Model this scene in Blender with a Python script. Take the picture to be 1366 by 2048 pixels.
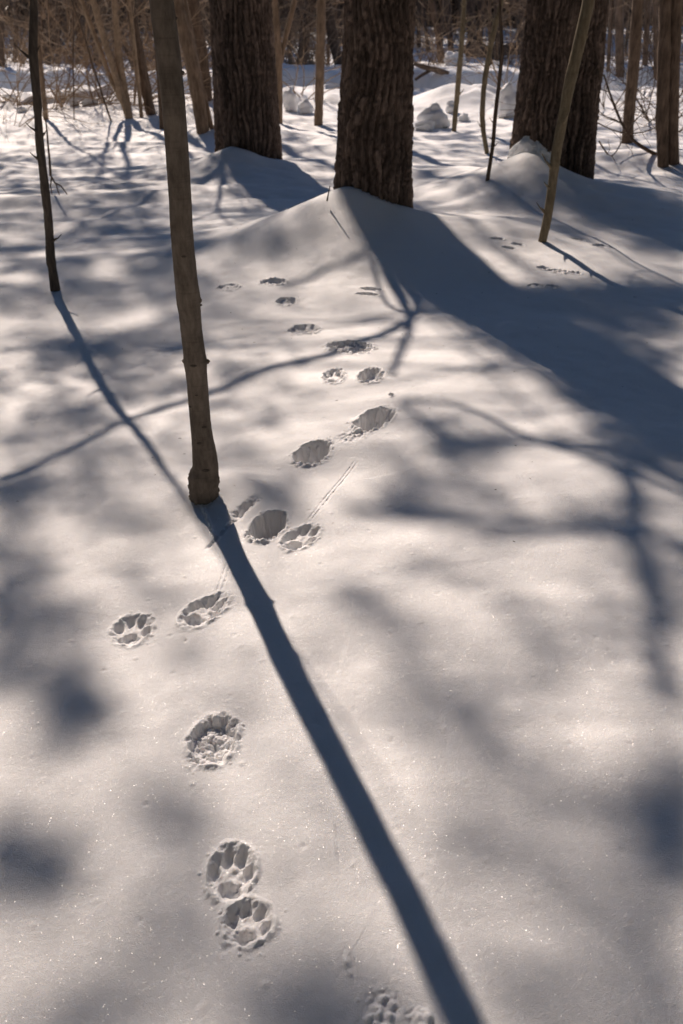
import bpy, math, random, time
T0 = time.time()
import numpy as np
from mathutils import Vector

for o in list(bpy.data.objects):
    bpy.data.objects.remove(o, do_unlink=True)
SC = bpy.context.scene
COL = SC.collection
random.seed(11)
RNG = np.random.default_rng(11)

# ------------------------------------------------------------------ camera
FPX, CX, CY, CAMH = 1840.0, 683.0, 1024.0, 1.5        # photograph is 1366 x 2048
PITCH = math.radians(28.6)
cam = bpy.data.cameras.new('camera')
cam.sensor_fit = 'VERTICAL'
cam.sensor_height = 36.0
cam.lens = 36.0 * FPX / 2048.0
cam.clip_start, cam.clip_end = 0.05, 1500
cam.dof.use_dof = True
cam.dof.focus_distance = 2.5
cam.dof.aperture_fstop = 5.6
camo = bpy.data.objects.new('camera', cam)
COL.objects.link(camo)
camo.location = (0, 0, CAMH)
camo.rotation_euler = (math.radians(90) - PITCH, 0, 0)
SC.camera = camo

# ------------------------------------------------------------------ light
SUN_EL, SUN_AZ = math.radians(36.0), math.radians(-20.0)      # azimuth from +Y towards +X
S = np.array([math.cos(SUN_EL) * math.sin(SUN_AZ), math.cos(SUN_EL) * math.cos(SUN_AZ), math.sin(SUN_EL)])
w = bpy.data.worlds.new('World')
SC.world = w
w.use_nodes = True
nt = w.node_tree
bg = nt.nodes['Background']
sky = nt.nodes.new('ShaderNodeTexSky')
sky.sky_type = 'NISHITA'
sky.sun_disc = False
sky.sun_elevation = SUN_EL
sky.sun_rotation = SUN_AZ
sky.altitude = 100
sky.air_density = 1.0
sky.dust_density = 0.3
sky.ozone_density = 5.0
nt.links.new(sky.outputs[0], bg.inputs[0])
bg.inputs[1].default_value = 0.075
sun = bpy.data.lights.new('sun', 'SUN')
sun.energy = 5.0
sun.angle = math.radians(0.68)
sun.color = (1.0, 0.84, 0.715)
suno = bpy.data.objects.new('sun', sun)
COL.objects.link(suno)
suno.rotation_euler = Vector(-S).to_track_quat('-Z', 'Y').to_euler()
SC.view_settings.view_transform = 'Standard'
SC.view_settings.look = 'None'
SC.view_settings.exposure = 0.27
SC.view_settings.gamma = 1.0
SC.view_settings.use_curve_mapping = False
SC.cycles.max_bounces = 6
SC.cycles.diffuse_bounces = 3
SC.cycles.caustics_reflective = False
SC.cycles.caustics_refractive = False

# ------------------------------------------------------------------ numeric helpers
def _hash(ix, iy, seed):
    n = (ix.astype(np.int64) * 374761393 + iy.astype(np.int64) * 668265263 + seed * 1442695041) & 0xffffffff
    n = ((n ^ (n >> 13)) * 1274126177) & 0xffffffff
    n = n ^ (n >> 16)
    n = (n * 2246822519) & 0xffffffff
    return ((n ^ (n >> 15)) & 0xffffff) / float(0xffffff)

def noise(x, y, seed=0):
    """value noise, -1..1"""
    x = np.asarray(x, float); y = np.asarray(y, float)
    ix = np.floor(x); iy = np.floor(y)
    fx = x - ix; fy = y - iy
    fx = fx * fx * fx * (fx * (fx * 6 - 15) + 10); fy = fy * fy * fy * (fy * (fy * 6 - 15) + 10)
    a = _hash(ix, iy, seed); b = _hash(ix + 1, iy, seed)
    c = _hash(ix, iy + 1, seed); d = _hash(ix + 1, iy + 1, seed)
    return 2 * ((a + (b - a) * fx) * (1 - fy) + (c + (d - c) * fx) * fy) - 1

def fbm(x, y, seed=0, octv=3):
    s = 0; a = 1; t = 0
    for k in range(octv):
        s = s + a * noise(x * 2 ** k + 17.3 * k, y * 2 ** k - 9.1 * k, seed + k); t += a; a *= .5
    return s / t

def voro(x, y, seed=0):
    """F1, F2 and a random number of the nearest cell"""
    ix = np.floor(x); iy = np.floor(y)
    f1 = np.full(np.shape(x), 9.0); f2 = f1.copy(); rid = np.zeros(np.shape(x))
    for dx in (-1, 0, 1):
        for dy in (-1, 0, 1):
            cx = ix + dx; cy = iy + dy
            px = cx + .15 + .7 * _hash(cx, cy, seed); py = cy + .15 + .7 * _hash(cx, cy, seed + 5)
            d = np.hypot(px - x, py - y)
            near = d < f1
            f2 = np.where(near, f1, np.minimum(f2, d))
            rid = np.where(near, _hash(cx, cy, seed + 9), rid)
            f1 = np.where(near, d, f1)
    return f1, f2, rid

def sst(e0, e1, v):
    t = np.clip((v - e0) / (e1 - e0), 0, 1)
    return t * t * (3 - 2 * t)

# pixel of the photograph -> ray / ground point / point in the vertical plane y = Y
def ray(x, y):
    c, s = math.cos(PITCH), math.sin(PITCH)
    u = (x - CX) / FPX; v = (y - CY) / FPX
    return np.array([u, c - v * s, -s - v * c])

def plane(x, y, Y):
    d = ray(x, y); t = Y / d[1]
    return np.array([0, 0, CAMH]) + t * d

# ------------------------------------------------------------------ snow surface
MOUNDS = [  # cx, cy, height, sx, sy, exponent
    (0.04, 6.60, 0.41, 0.95, 0.75, 1.30),      # front of the middle pine
    (-1.14, 10.15, 0.28, 0.75, 0.75, 1.2),      # left pine
    (1.60, 8.50, 0.44, 0.85, 0.95, 1.35),      # right pine
    (2.85, 8.2, 0.09, 1.2, 0.6, 1.6),
    (1.15, 6.9, 0.05, 0.5, 0.5, 2.0),
    (-0.43, 2.93, 0.035, 0.14, 0.13, 2.0),    # lip at the near sapling
    (-1.45, 13.0, 0.22, 0.7, 0.5, 1.6),
    (-2.35, 15.3, 0.25, 0.8, 0.6, 1.6),
    (-2.0, 13.6, 0.14, 0.7, 0.5, 1.6),
    (0.1, 12.5, 0.12, 1.5, 0.8, 2.0),
    (3.65, 11.0, 0.16, 0.9, 0.6, 1.6),
    (1.25, 9.6, 0.08, 0.8, 0.6, 2.0),
    (1.9, 17.0, 0.35, 0.8, 0.9, 2.0),
]

def Hbase(x, y):
    x = np.asarray(x, float); y = np.asarray(y, float)
    h = .011 * noise(x / .42, y / .42, 1) + .022 * noise(x / 1.3, y / 1.3, 2)
    h = h + .05 * sst(4, 9, y) * noise(x / 2.6, y / 1.7, 3)
    for cx, cy, hh, sx, sy, e in MOUNDS:
        r = np.sqrt(((x - cx) / sx) ** 2 + ((y - cy) / sy) ** 2)
        h = h + hh * np.exp(-(r + 1e-6) ** e * 1.25)
    # wind ripples and old trampled, half-drifted marks away from the camera
    far = sst(4.5, 9, y)
    h = h + far * (.022 * noise(x / .55, y / .30, 6) + .012 * fbm(x / .2, y / .16, 7, 2))
    # plough banks along the road behind the trees
    wob = .7 * noise(x / 4.0, 0 * x, 21) + .25 * noise(x / .9, 0 * x, 22)
    yy = y - wob
    bankA = .17 * np.exp(-((yy - 18.9) / 1.5) ** 2) * (1 + .5 * noise(x / 1.5, y / 1.5, 23))
    f1, f2, _ = voro(x / .55, y / .55, 25)
    lump = np.clip(1 - f1 * 1.5, 0, 1) ** .7
    bankA = bankA + .15 * lump * np.exp(-((yy - 18.4) / 1.4) ** 2) * (noise(x / 1.7, y / 1.7, 27) > -.2)
    road = -.45 * sst(19.6, 21.0, yy) * (1 - sst(23.45, 24.0, yy))
    bankB = (.24 + .13 * noise(x / 1.7, y / 2.2, 31)) * sst(23.45, 24.0, yy) * (1 - .6 * sst(25, 30, yy))
    bankB = bankB + .10 * lump * np.exp(-((yy - 24.6) / 1.0) ** 2)
    h = h + bankA + road + bankB
    h = h + .12 * sst(26, 40, y) * fbm(x / 5, y / 5, 35, 3) + .75 * sst(29, 58, y)
    return h

T_COARSE = np.geomspace(.8, 75, 420)
def ground_hit(x, y, fn=None):
    d = ray(x, y); o = np.array([0, 0, CAMH]); t = T_COARSE
    for _ in range(4):
        P = o[None] + t[:, None] * d[None]
        below = np.nonzero(P[:, 2] <= Hbase(P[:, 0], P[:, 1]))[0]
        if not len(below): return P[-1]
        i = max(int(below[0]), 1)
        t = np.linspace(t[i - 1], t[i], 24)
    return o + t[1] * d

def ground_grid(X, Y):
    """many pixels at once: fixed-point steps onto the snow"""
    c, s = math.cos(PITCH), math.sin(PITCH)
    u = (X - CX) / FPX; v = (Y - CY) / FPX
    dx, dy, dz = u, c - v * s, -s - v * c
    h = np.zeros_like(u)
    for _ in range(14):
        t = (h - CAMH) / dz; h = .5 * h + .5 * Hbase(t * dx, t * dy)
    return np.stack([t * dx, t * dy, h], -1)

# paw prints: pixel centre, width px, length px (along the ground direction), heading deg (clockwise from away), kind, depth m
PRINTS = [
    (463, 1745, 104, 118, 4, 'clear', .034),
    (497, 1846, 108, 100, 14, 'clear', .034),
    (428, 1480, 98, 104, 8, 'rough', .036),
    (265, 1258, 82, 62, 4, 'clear', .030),
    (410, 1221, 72, 76, 34, 'clear', .034),
    (535, 1051, 72, 70, 20, 'hole', .105),
    (603, 1074, 64, 60, 30, 'clear', .034),
    (627, 905, 70, 54, 24, 'hole', .09),
    (748, 838, 66, 54, 30, 'hole', .095),
    (703, 872, 56, 40, 40, 'crumb', .014),
    (668, 752, 48, 32, 4, 'clear', .032),
    (742, 751, 54, 34, 10, 'hole', .05),
    (700, 694, 92, 24, 10, 'rough', .035),
    (609, 660, 62, 21, 0, 'rough', .034),
    (572, 603, 46, 15, 0, 'rough', .034),
    (545, 565, 54, 14, 5, 'rough', .022),
    (458, 575, 44, 14, 0, 'rough', .016),
    (741, 578, 46, 6, 0, 'hole', .022),
    (735, 588, 46, 6, 0, 'hole', .022),
    (765, 2025, 90, 100, 10, 'crumb', .017),
    (838, 2040, 60, 60, 10, 'crumb', .016),
    (700, 1930, 26, 70, -14, 'crumb', .010),
    (783, 792, 11, 9, 0, 'hole', .02),
    (995, 477, 30, 6, 0, 'hole', .022),
    (1036, 488, 28, 7, 20, 'hole', .022),
    (1018, 495, 30, 7, 10, 'hole', .022),
    (1086, 536, 28, 8, 0, 'rough', .022),
    (1118, 543, 36, 8, 0, 'rough', .024),
    (1150, 546, 26, 7, 0, 'rough', .022),
    (1072, 572, 34, 8, 0, 'rough', .022),
    (1106, 574, 26, 7, 0, 'rough', .022),
    (1155, 478, 24, 5, 0, 'hole', .02),
    (1205, 492, 34, 6, 0, 'rough', .02),
]
SOFT = {'clear': .72, 'rough': .64, 'hole': .85, 'crumb': .8}
PR = []
for (px, py, wpx, lpx, hd, kind, dep) in PRINTS:
    dep = dep * SOFT[kind] * (.6 if py < 620 and (px < 300 or px > 900) else 1)
    c = ground_hit(px, py)
    a = ground_hit(px - wpx / 2, py); b = ground_hit(px + wpx / 2, py)
    f = ground_hit(px, py - lpx / 2); n = ground_hit(px, py + lpx / 2)
    PR.append(dict(c=c[:2], b=np.linalg.norm(b - a)[()] / 2 * .94, a=abs(f[1] - n[1]) / 2 * .94, hd=math.radians(hd), kind=kind, dep=dep, seed=int(px * 7 + py)))

# claw / tail drag lines: pixel polyline, width m, depth m, double
DRAGS = [
    ([(618, 1040), (650, 1000), (680, 965), (712, 922)], .005, .0032, .012),
    ([(436, 1190), (446, 1160), (457, 1128)], .005, .0032, .013),
    ([(412, 1098), (440, 1070), (470, 1036), (492, 1010), (516, 992)], .009, .010, 0),
    ([(468, 1036), (490, 1013), (512, 996)], .020, .022, 0),
    ([(404, 1010), (418, 1045), (432, 1085)], .007, -.006, 0),
    ([(372, 1290), (371, 1272)], .006, .006, 0),
]
DR = []
for pts, wd, dp, dbl in DRAGS:
    DR.append((np.array([ground_hit(*p)[:2] for p in pts]), wd, dp, dbl))

def seg_dist(x, y, P):
    best = np.full(x.shape, 9.0); side = np.zeros(x.shape)
    for p, q in zip(P[:-1], P[1:]):
        d = q - p; L = math.hypot(*d); d = d / L
        rx, ry = x - p[0], y - p[1]
        t = np.clip(rx * d[0] + ry * d[1], 0, L)
        e = np.hypot(rx - t * d[0], ry - t * d[1])
        sgn = rx * d[1] - ry * d[0]
        m = e < best
        best = np.where(m, e, best); side = np.where(m, sgn, side)
    return best, side

def Hprint(x, y, want_owner=False):
    """depression of the tracks; owner = index of the print the point lies in"""
    dz = np.zeros(x.shape); own = np.full(x.shape, -1)
    for i, p in enumerate(PR):
        rx, ry = x - p['c'][0], y - p['c'][1]
        R = 2.2 * max(p['a'], p['b'])
        m = (np.abs(rx) < R) & (np.abs(ry) < R)
        if not m.any():
            continue
        rx, ry = rx[m], ry[m]
        sd = p['seed']
        s, c = math.sin(p['hd']), math.cos(p['hd'])
        u = (rx * s + ry * c) / p['a']; v = (rx * c - ry * s) / p['b']
        gx, gy = x[m], y[m]
        fine = noise(gx / .006, gy / .006, sd)
        med = noise(gx / .015, gy / .015, sd + 1)
        big = noise(gx / .035, gy / .035, sd + 2)
        r = np.hypot(u, v) + .11 * big + .07 * med + .035 * fine
        dep = p['dep']
        if p['kind'] == 'clear':
            d = .34 * dep * sst(1.04, .70, r)
            for (tu, tv, su, sv, k) in ((.52, -.30, .33, .25, .75), (.56, .26, .33, .25, .75), (.04, -.68, .33, .26, .65),
                                        (.08, .68, .33, .26, .65), (-.50, .02, .32, .56, .75)):
                rt = np.hypot((u - tu) / su, (v - tv) / sv) + .18 * med + .09 * fine + .14 * big
                d = np.maximum(d, dep * (.36 + k) * sst(1.22, .45, rt))
            d = d - .10 * dep * np.maximum(med, 0) * sst(1.0, .7, r)
            d = d - .0035 * np.exp(-((r - 1.1) / .12) ** 2) * (1 + med)
        elif p['kind'] == 'hole':
            d = dep * sst(1.02, .66, r)
            d = d - dep * .30 * sst(.75, .2, r) * np.maximum(big + .2, 0) * (v < .5)
            f1, f2, _ = voro(gx / .022, gy / .022, sd)
            d = d - .011 * (dep / .06) * np.clip(1 - f1 * 1.6, 0, 1) ** .6 * sst(.85, .5, np.hypot(u + .45, v * .8)) 
            d = d - .003 * np.exp(-((r - 1.1) / .12) ** 2) * (1 + med)
        elif p['kind'] == 'rough':
            f1, f2, rid = voro(gx / .023 + .5 * med, gy / .023 + .3 * fine, sd)
            lump_ = np.sqrt(np.clip(1 - (f1 / .66) ** 2, 0, 1)) * np.clip(1.5 * rid - .25, 0, 1.1)
            h1, h2, rid3 = voro(gx / .011 + .4 * fine, gy / .011, sd + 40)
            lump_ = np.maximum(lump_, .45 * np.sqrt(np.clip(1 - (h1 / .6) ** 2, 0, 1)) * (rid3 > .45)) + .10 * fine
            d = dep * sst(1.06, .80, r) * np.clip(1.10 - .62 * lump_ + .40 * big, .05, 1.3)
            d = d - .004 * np.exp(-((r - 1.1) / .16) ** 2) * (1 + 1.5 * med)
        else:
            f1, f2, _ = voro(gx / .02 + .3 * med, gy / .02, sd)
            d = dep * sst(1.1, .5, r) * (.2 + .9 * big - .6 * np.clip(1 - f1 * 1.7, 0, 1) + .3 * med)
        # loose crumbs thrown around the print
        f1, f2, rid = voro(gx / .016, gy / .016, sd + 31)
        cr = np.sqrt(np.clip(.07 - f1 * f1, 0, 1)) * (.004 + .012 * _hash(np.floor(gx / .016), np.floor(gy / .016), sd)) * (rid > .88) * sst(1.8, 1.1, np.hypot(u, v)) * sst(.95, 1.1, r)
        d = d - cr * (.5 if p['dep'] < .021 else 1)
        d = d - (.0013 * fine + .0020 * med) * sst(1.25, .95, r) * min(dep / .03, 1)
        t = dz[m]; t = np.where(np.abs(d) > np.abs(t), -d, t) if False else t - d
        dz[m] = t
        o = own[m]; o[r < 1.06] = i; own[m] = o
    for P, wd, dp, dbl in DR:
        lo = P.min(0) - .06; hi = P.max(0) + .06
        m = (x > lo[0]) & (x < hi[0]) & (y > lo[1]) & (y < hi[1])
        if not m.any():
            continue
        e, sd = seg_dist(x[m], y[m], P)
        q = np.where(sd > 0, e, -e)
        nz = np.clip(1 + .7 * noise(x[m] / .012, y[m] / .012, 77) + .5 * noise(x[m] / .006, y[m] / .006, 78), 0, 2) * sst(0, .05, np.minimum(np.hypot(x[m] - P[0][0], y[m] - P[0][1]), np.hypot(x[m] - P[-1][0], y[m] - P[-1][1])) + .01)
        if dbl:
            g = np.exp(-((q - dbl / 2) / (wd * .5)) ** 2) + np.exp(-((q + dbl / 2) / (wd * .5)) ** 2) - .1 * np.exp(-(q / (wd * .5)) ** 2)
        else:
            g = np.exp(-(q / (wd * .7)) ** 2)
        dz[m] -= dp * g * nz
    return (dz, own) if want_owner else dz

def Hmicro(x, y):
    d = np.maximum(y, 1)
    f1, f2, rid = voro(x / .05, y / .05, 61)
    pit = np.clip(1 - f1 * 5.0, 0, 1) * (rid > .90) * np.where(rid > .95, 1, -1)
    g1, g2, rj = voro(x / .30, y / .30, 64)
    sag = np.exp(-(g1 / .30) ** 2) * (rj > .55) * (rj - .45)
    return .0016 * noise(x / .06, y / .06, 51) + .0036 * noise(x / .19, y / .17, 52) + .0024 * pit * sst(9, 5, y) - .008 * sag

def Hfull(x, y):
    return Hbase(x, y) + Hmicro(x, y) + Hprint(x, y)

# ------------------------------------------------------------------ materials
def mat(name):
    m = bpy.data.materials.new(name); m.use_nodes = True
    return m, m.node_tree.nodes, m.node_tree.links, m.node_tree.nodes['Principled BSDF']

def nd(N, t, **kw):
    n = N.new(t)
    for k, v in kw.items():
        setattr(n, k, v)
    return n

def snow_material():
    m, N, L, P = mat('snow')
    P.inputs['Base Color'].default_value = (.87, .87, .88, 1)
    P.inputs['Roughness'].default_value = .75
    P.inputs['Specular IOR Level'].default_value = .25
    P.inputs['Subsurface Weight'].default_value = .5
    P.inputs['Subsurface Radius'].default_value = (1.0, .9, .8)
    P.inputs['Subsurface Scale'].default_value = .010
    tc = nd(N, 'ShaderNodeNewGeometry')
    # grain
    n1 = nd(N, 'ShaderNodeTexNoise'); n1.inputs['Scale'].default_value = 480; n1.inputs['Detail'].default_value = 3
    n2 = nd(N, 'ShaderNodeTexNoise'); n2.inputs['Scale'].default_value = 70; n2.inputs['Detail'].default_value = 4
    L.new(tc.outputs['Position'], n1.inputs['Vector']); L.new(tc.outputs['Position'], n2.inputs['Vector'])
    b1 = nd(N, 'ShaderNodeBump'); b1.inputs['Strength'].default_value = .8; b1.inputs['Distance'].default_value = .0022
    b2 = nd(N, 'ShaderNodeBump'); b2.inputs['Strength'].default_value = .5; b2.inputs['Distance'].default_value = .003
    L.new(n2.outputs['Fac'], b2.inputs['Height']); L.new(n1.outputs['Fac'], b1.inputs['Height'])
    L.new(b2.outputs['Normal'], b1.inputs['Normal']); L.new(b1.outputs['Normal'], P.inputs['Normal'])
    # ice-crystal facets that glint: each cell has its own facing
    v = nd(N, 'ShaderNodeTexVoronoi'); v.inputs['Scale'].default_value = 700
    L.new(tc.outputs['Position'], v.inputs['Vector'])
    sub = nd(N, 'ShaderNodeVectorMath', operation='SUBTRACT'); sub.inputs[1].default_value = (.5, .5, .5)
    L.new(v.outputs['Color'], sub.inputs[0])
    sc = nd(N, 'ShaderNodeVectorMath', operation='SCALE'); sc.inputs['Scale'].default_value = 1.9
    L.new(sub.outputs[0], sc.inputs[0])
    ad = nd(N, 'ShaderNodeVectorMath', operation='ADD'); L.new(sc.outputs[0], ad.inputs[0]); L.new(tc.outputs['Normal'], ad.inputs[1])
    nm = nd(N, 'ShaderNodeVectorMath', operation='NORMALIZE'); L.new(ad.outputs[0], nm.inputs[0])
    g = nd(N, 'ShaderNodeBsdfGlossy'); g.inputs['Roughness'].default_value = .3
    g.inputs['Color'].default_value = (.95, .95, .95, 1)
    L.new(nm.outputs[0], g.inputs['Normal'])
    mx = nd(N, 'ShaderNodeMixShader')
    sp = nd(N, 'ShaderNodeSeparateColor'); L.new(v.outputs['Color'], sp.inputs[0])
    pw = nd(N, 'ShaderNodeMath', operation='POWER'); pw.inputs[1].default_value = 5.0; L.new(sp.outputs[2], pw.inputs[0])
    ml = nd(N, 'ShaderNodeMath', operation='MULTIPLY'); ml.inputs[1].default_value = .085; L.new(pw.outputs[0], ml.inputs[0])
    L.new(ml.outputs[0], mx.inputs[0])
    L.new(P.outputs[0], mx.inputs[1]); L.new(g.outputs[0], mx.inputs[2])
    L.new(mx.outputs[0], N['Material Output'].inputs['Surface'])
    return m

def bark_material(name, dark, light, scale=(60, 60, 9), rough=.9, bump=.5, dist=.004, bands=False, tint=False):
    m, N, L, P = mat(name)
    P.inputs['Roughness'].default_value = rough
    P.inputs['Specular IOR Level'].default_value = .2
    tc = nd(N, 'ShaderNodeTexCoord')
    mp = nd(N, 'ShaderNodeMapping'); mp.inputs['Scale'].default_value = scale
    L.new(tc.outputs['Object'], mp.inputs['Vector'])
    n = nd(N, 'ShaderNodeTexNoise'); n.inputs['Scale'].default_value = 1.0; n.inputs['Detail'].default_value = 6; n.inputs['Roughness'].default_value = .65
    L.new(mp.outputs[0], n.inputs['Vector'])
    n2 = nd(N, 'ShaderNodeTexNoise'); n2.inputs['Scale'].default_value = 5.0; n2.inputs['Detail'].default_value = 4
    L.new(tc.outputs['Object'], n2.inputs['Vector'])
    r = nd(N, 'ShaderNodeValToRGB')
    r.color_ramp.elements[0].position = .32; r.color_ramp.elements[1].position = .70
    r.color_ramp.elements[0].color = (*dark, 1); r.color_ramp.elements[1].color = (*light, 1)
    L.new(n.outputs['Fac'], r.inputs[0])
    at = nd(N, 'ShaderNodeAttribute'); at.attribute_name = 'tint'
    mul = nd(N, 'ShaderNodeMix', data_type='RGBA', blend_type='MULTIPLY'); mul.inputs['Factor'].default_value = 1
    L.new(r.outputs[0], mul.inputs['A'])
    r2 = nd(N, 'ShaderNodeValToRGB')
    r2.color_ramp.elements[0].position = .3; r2.color_ramp.elements[1].position = .7
    r2.color_ramp.elements[0].color = (.66, .64, .62, 1); r2.color_ramp.elements[1].color = (1.15, 1.1, 1.05, 1)
    L.new(n2.outputs['Fac'], r2.inputs[0]); L.new(r2.outputs[0], mul.inputs['B'])
    last = mul.outputs['Result']
    if bands:      # faint lenticel rings across smooth young bark
        mp2 = nd(N, 'ShaderNodeMapping'); mp2.inputs['Scale'].default_value = (9, 9, 150)
        L.new(tc.outputs['Object'], mp2.inputs['Vector'])
        n3 = nd(N, 'ShaderNodeTexNoise'); n3.inputs['Scale'].default_value = 1; n3.inputs['Detail'].default_value = 2
        L.new(mp2.outputs[0], n3.inputs['Vector'])
        r3 = nd(N, 'ShaderNodeValToRGB'); r3.color_ramp.elements[0].position = .30; r3.color_ramp.elements[1].position = .42
        r3.color_ramp.elements[0].color = (.55, .55, .55, 1); r3.color_ramp.elements[1].color = (1, 1, 1, 1)
        L.new(n3.outputs['Fac'], r3.inputs[0])
        m3 = nd(N, 'ShaderNodeMix', data_type='RGBA', blend_type='MULTIPLY'); m3.inputs['Factor'].default_value = .32
        L.new(last, m3.inputs['A']); L.new(r3.outputs[0], m3.inputs['B']); last = m3.outputs['Result']
    if tint:
        m4 = nd(N, 'ShaderNodeVectorMath', operation='SCALE'); L.new(last, m4.inputs[0]); L.new(at.outputs['Fac'], m4.inputs['Scale']); last = m4.outputs[0]
    L.new(last, P.inputs['Base Color'])
    b = nd(N, 'ShaderNodeBump'); b.inputs['Strength'].default_value = bump; b.inputs['Distance'].default_value = dist
    L.new(n.outputs['Fac'], b.inputs['Height']); L.new(b.outputs['Normal'], P.inputs['Normal'])
    return m

M_SNOW = snow_material()
M_PINE = bark_material('pine_bark', (.066, .048, .040), (.235, .178, .148), (70, 70, 14), .95, .8, .006, tint=True)
M_MAPLE = bark_material('maple_bark', (.105, .088, .073), (.21, .178, .15), (45, 45, 16), .85, .5, .003, True)
M_DARKSAP = bark_material('dark_sapling_bark', (.06, .05, .045), (.14, .12, .10), (60, 60, 12), .9, .5, .003)
M_OLIVE = bark_material('olive_sapling_bark', (.16, .13, .085), (.30, .25, .17), (50, 50, 14), .85, .5, .003, True)
M_TAN = bark_material('tan_bark', (.14, .10, .072), (.36, .265, .19), (34, 34, 6), .9, .8, .008)
M_BROWN = bark_material('brown_bark', (.075, .055, .042), (.21, .155, .118), (42, 42, 7), .95, 1.0, .010)
M_TWIG = bark_material('twig_bark', (.22, .16, .11), (.50, .38, .27), (60, 60, 20), .8, .2, .002)
M_FARBARK = bark_material('far_bark', (.09, .068, .052), (.22, .165, .13), (20, 20, 5), .95, .4, .006)

def needle_material(name, c0, c1):
    m, N, L, P = mat(name)
    P.inputs['Roughness'].default_value = .6
    g = nd(N, 'ShaderNodeNewGeometry')
    r = nd(N, 'ShaderNodeValToRGB'); r.color_ramp.elements[0].color = (*c0, 1); r.color_ramp.elements[1].color = (*c1, 1)
    L.new(g.outputs['Random Per Island'], r.inputs[0]); L.new(r.outputs[0], P.inputs['Base Color'])
    return m
M_NEEDLE = needle_material('pine_needles', (.020, .032, .018), (.045, .06, .035))
M_HEMLOCK = needle_material('hemlock_needles', (.07, .055, .040), (.17, .13, .095))

# ------------------------------------------------------------------ object helpers
def tag(o, label=None, cat=None, group=None, kind=None):
    if label: o['label'] = label
    if cat: o['category'] = cat
    if group: o['group'] = group
    if kind: o['kind'] = kind
    return o

def empty(name, loc):
    o = bpy.data.objects.new(name, None); COL.objects.link(o)
    o.location = [float(v) for v in loc]; o.empty_display_size = .1
    return o

class MB:
    def __init__(self):
        self.v = []; self.f = []; self.n = 0
    def add(self, V, F):
        V = np.asarray(V, float)
        self.v.append(V)
        self.f.append(np.asarray(F, np.int64) + self.n); self.n += len(V)
    def tube(self, P, R, sides=6, cap=True, wob=0.0, seed=0):
        P = np.asarray(P, float); R = np.asarray(R, float)
        T = np.gradient(P, axis=0); T /= np.linalg.norm(T, axis=1)[:, None] + 1e-9
        ref = np.array([1.0, .13, .07]) if abs(T[0][0]) < .8 else np.array([.1, 1.0, .1])
        A = np.cross(T, ref); A /= np.linalg.norm(A, axis=1)[:, None] + 1e-9
        B = np.cross(T, A)
        th = np.linspace(0, 2 * np.pi, sides, endpoint=False)
        rr = R[:, None] * np.ones((1, sides))
        if wob:
            k = np.arange(len(P))[:, None]
            rr = rr * (1 + wob * noise(3 * np.cos(th)[None] + k * .9 + seed, 3 * np.sin(th)[None] + seed * 1.7 + 0 * k, seed))
        V = P[:, None] + rr[..., None] * (np.cos(th)[None, :, None] * A[:, None] + np.sin(th)[None, :, None] * B[:, None])
        n = len(P)
        i = np.arange(n - 1)[:, None] * sides; j = np.arange(sides)[None]; j2 = (j + 1) % sides
        F = np.stack([i + j, i + j2, i + sides + j2, i + sides + j], -1).reshape(-1, 4)
        V = V.reshape(-1, 3)
        if cap:
            V = np.vstack([V, P[-1] + T[-1] * R[-1]])
            tip = len(V) - 1
            jj = np.arange(sides); base = (n - 1) * sides
            C = np.stack([base + jj, base + (jj + 1) % sides, np.full(sides, tip), np.full(sides, tip)], -1)
            F = np.vstack([F, C])
        self.add(V, F)
    def build(self, name, material, parent=None, smooth=True, loc=None):
        V = np.vstack(self.v); F = np.vstack(self.f)
        if loc is not None:
            V = V - np.asarray(loc)[None]
        return mesh_obj(name, V, F, material, parent, smooth, loc)

def mesh_data(name, V, F, material, smooth=True):
    me = bpy.data.meshes.new(name)
    F = np.asarray(F)
    if F.shape[1] == 4:
        tri = F[:, 2] == F[:, 3]
        cnt = np.where(tri, 3, 4)
        keep = np.ones(F.shape, bool); keep[tri, 3] = False
        idx = F[keep]
    else:
        cnt = np.full(len(F), 3); idx = F.reshape(-1)
    me.vertices.add(len(V)); me.vertices.foreach_set('co', np.asarray(V, np.float32).reshape(-1))
    me.loops.add(len(idx)); me.loops.foreach_set('vertex_index', idx.astype(np.int32))
    me.polygons.add(len(F))
    st = np.concatenate([[0], np.cumsum(cnt)[:-1]]).astype(np.int32)
    me.polygons.foreach_set('loop_start', st)
    if smooth:
        me.polygons.foreach_set('use_smooth', np.ones(len(F), bool))
    me.update(calc_edges=True)
    me.validate()
    if material: me.materials.append(material)
    return me

def mesh_obj(name, V, F, material, parent=None, smooth=True, loc=None):
    o = bpy.data.objects.new(name, mesh_data(name, V, F, material, smooth))
    COL.objects.link(o)
    if parent is not None:
        o.parent = parent
        if loc is not None:
            o.location = [float(a - b) for a, b in zip(loc, parent.location)]
    elif loc is not None:
        o.location = [float(v) for v in loc]
    return o

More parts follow.
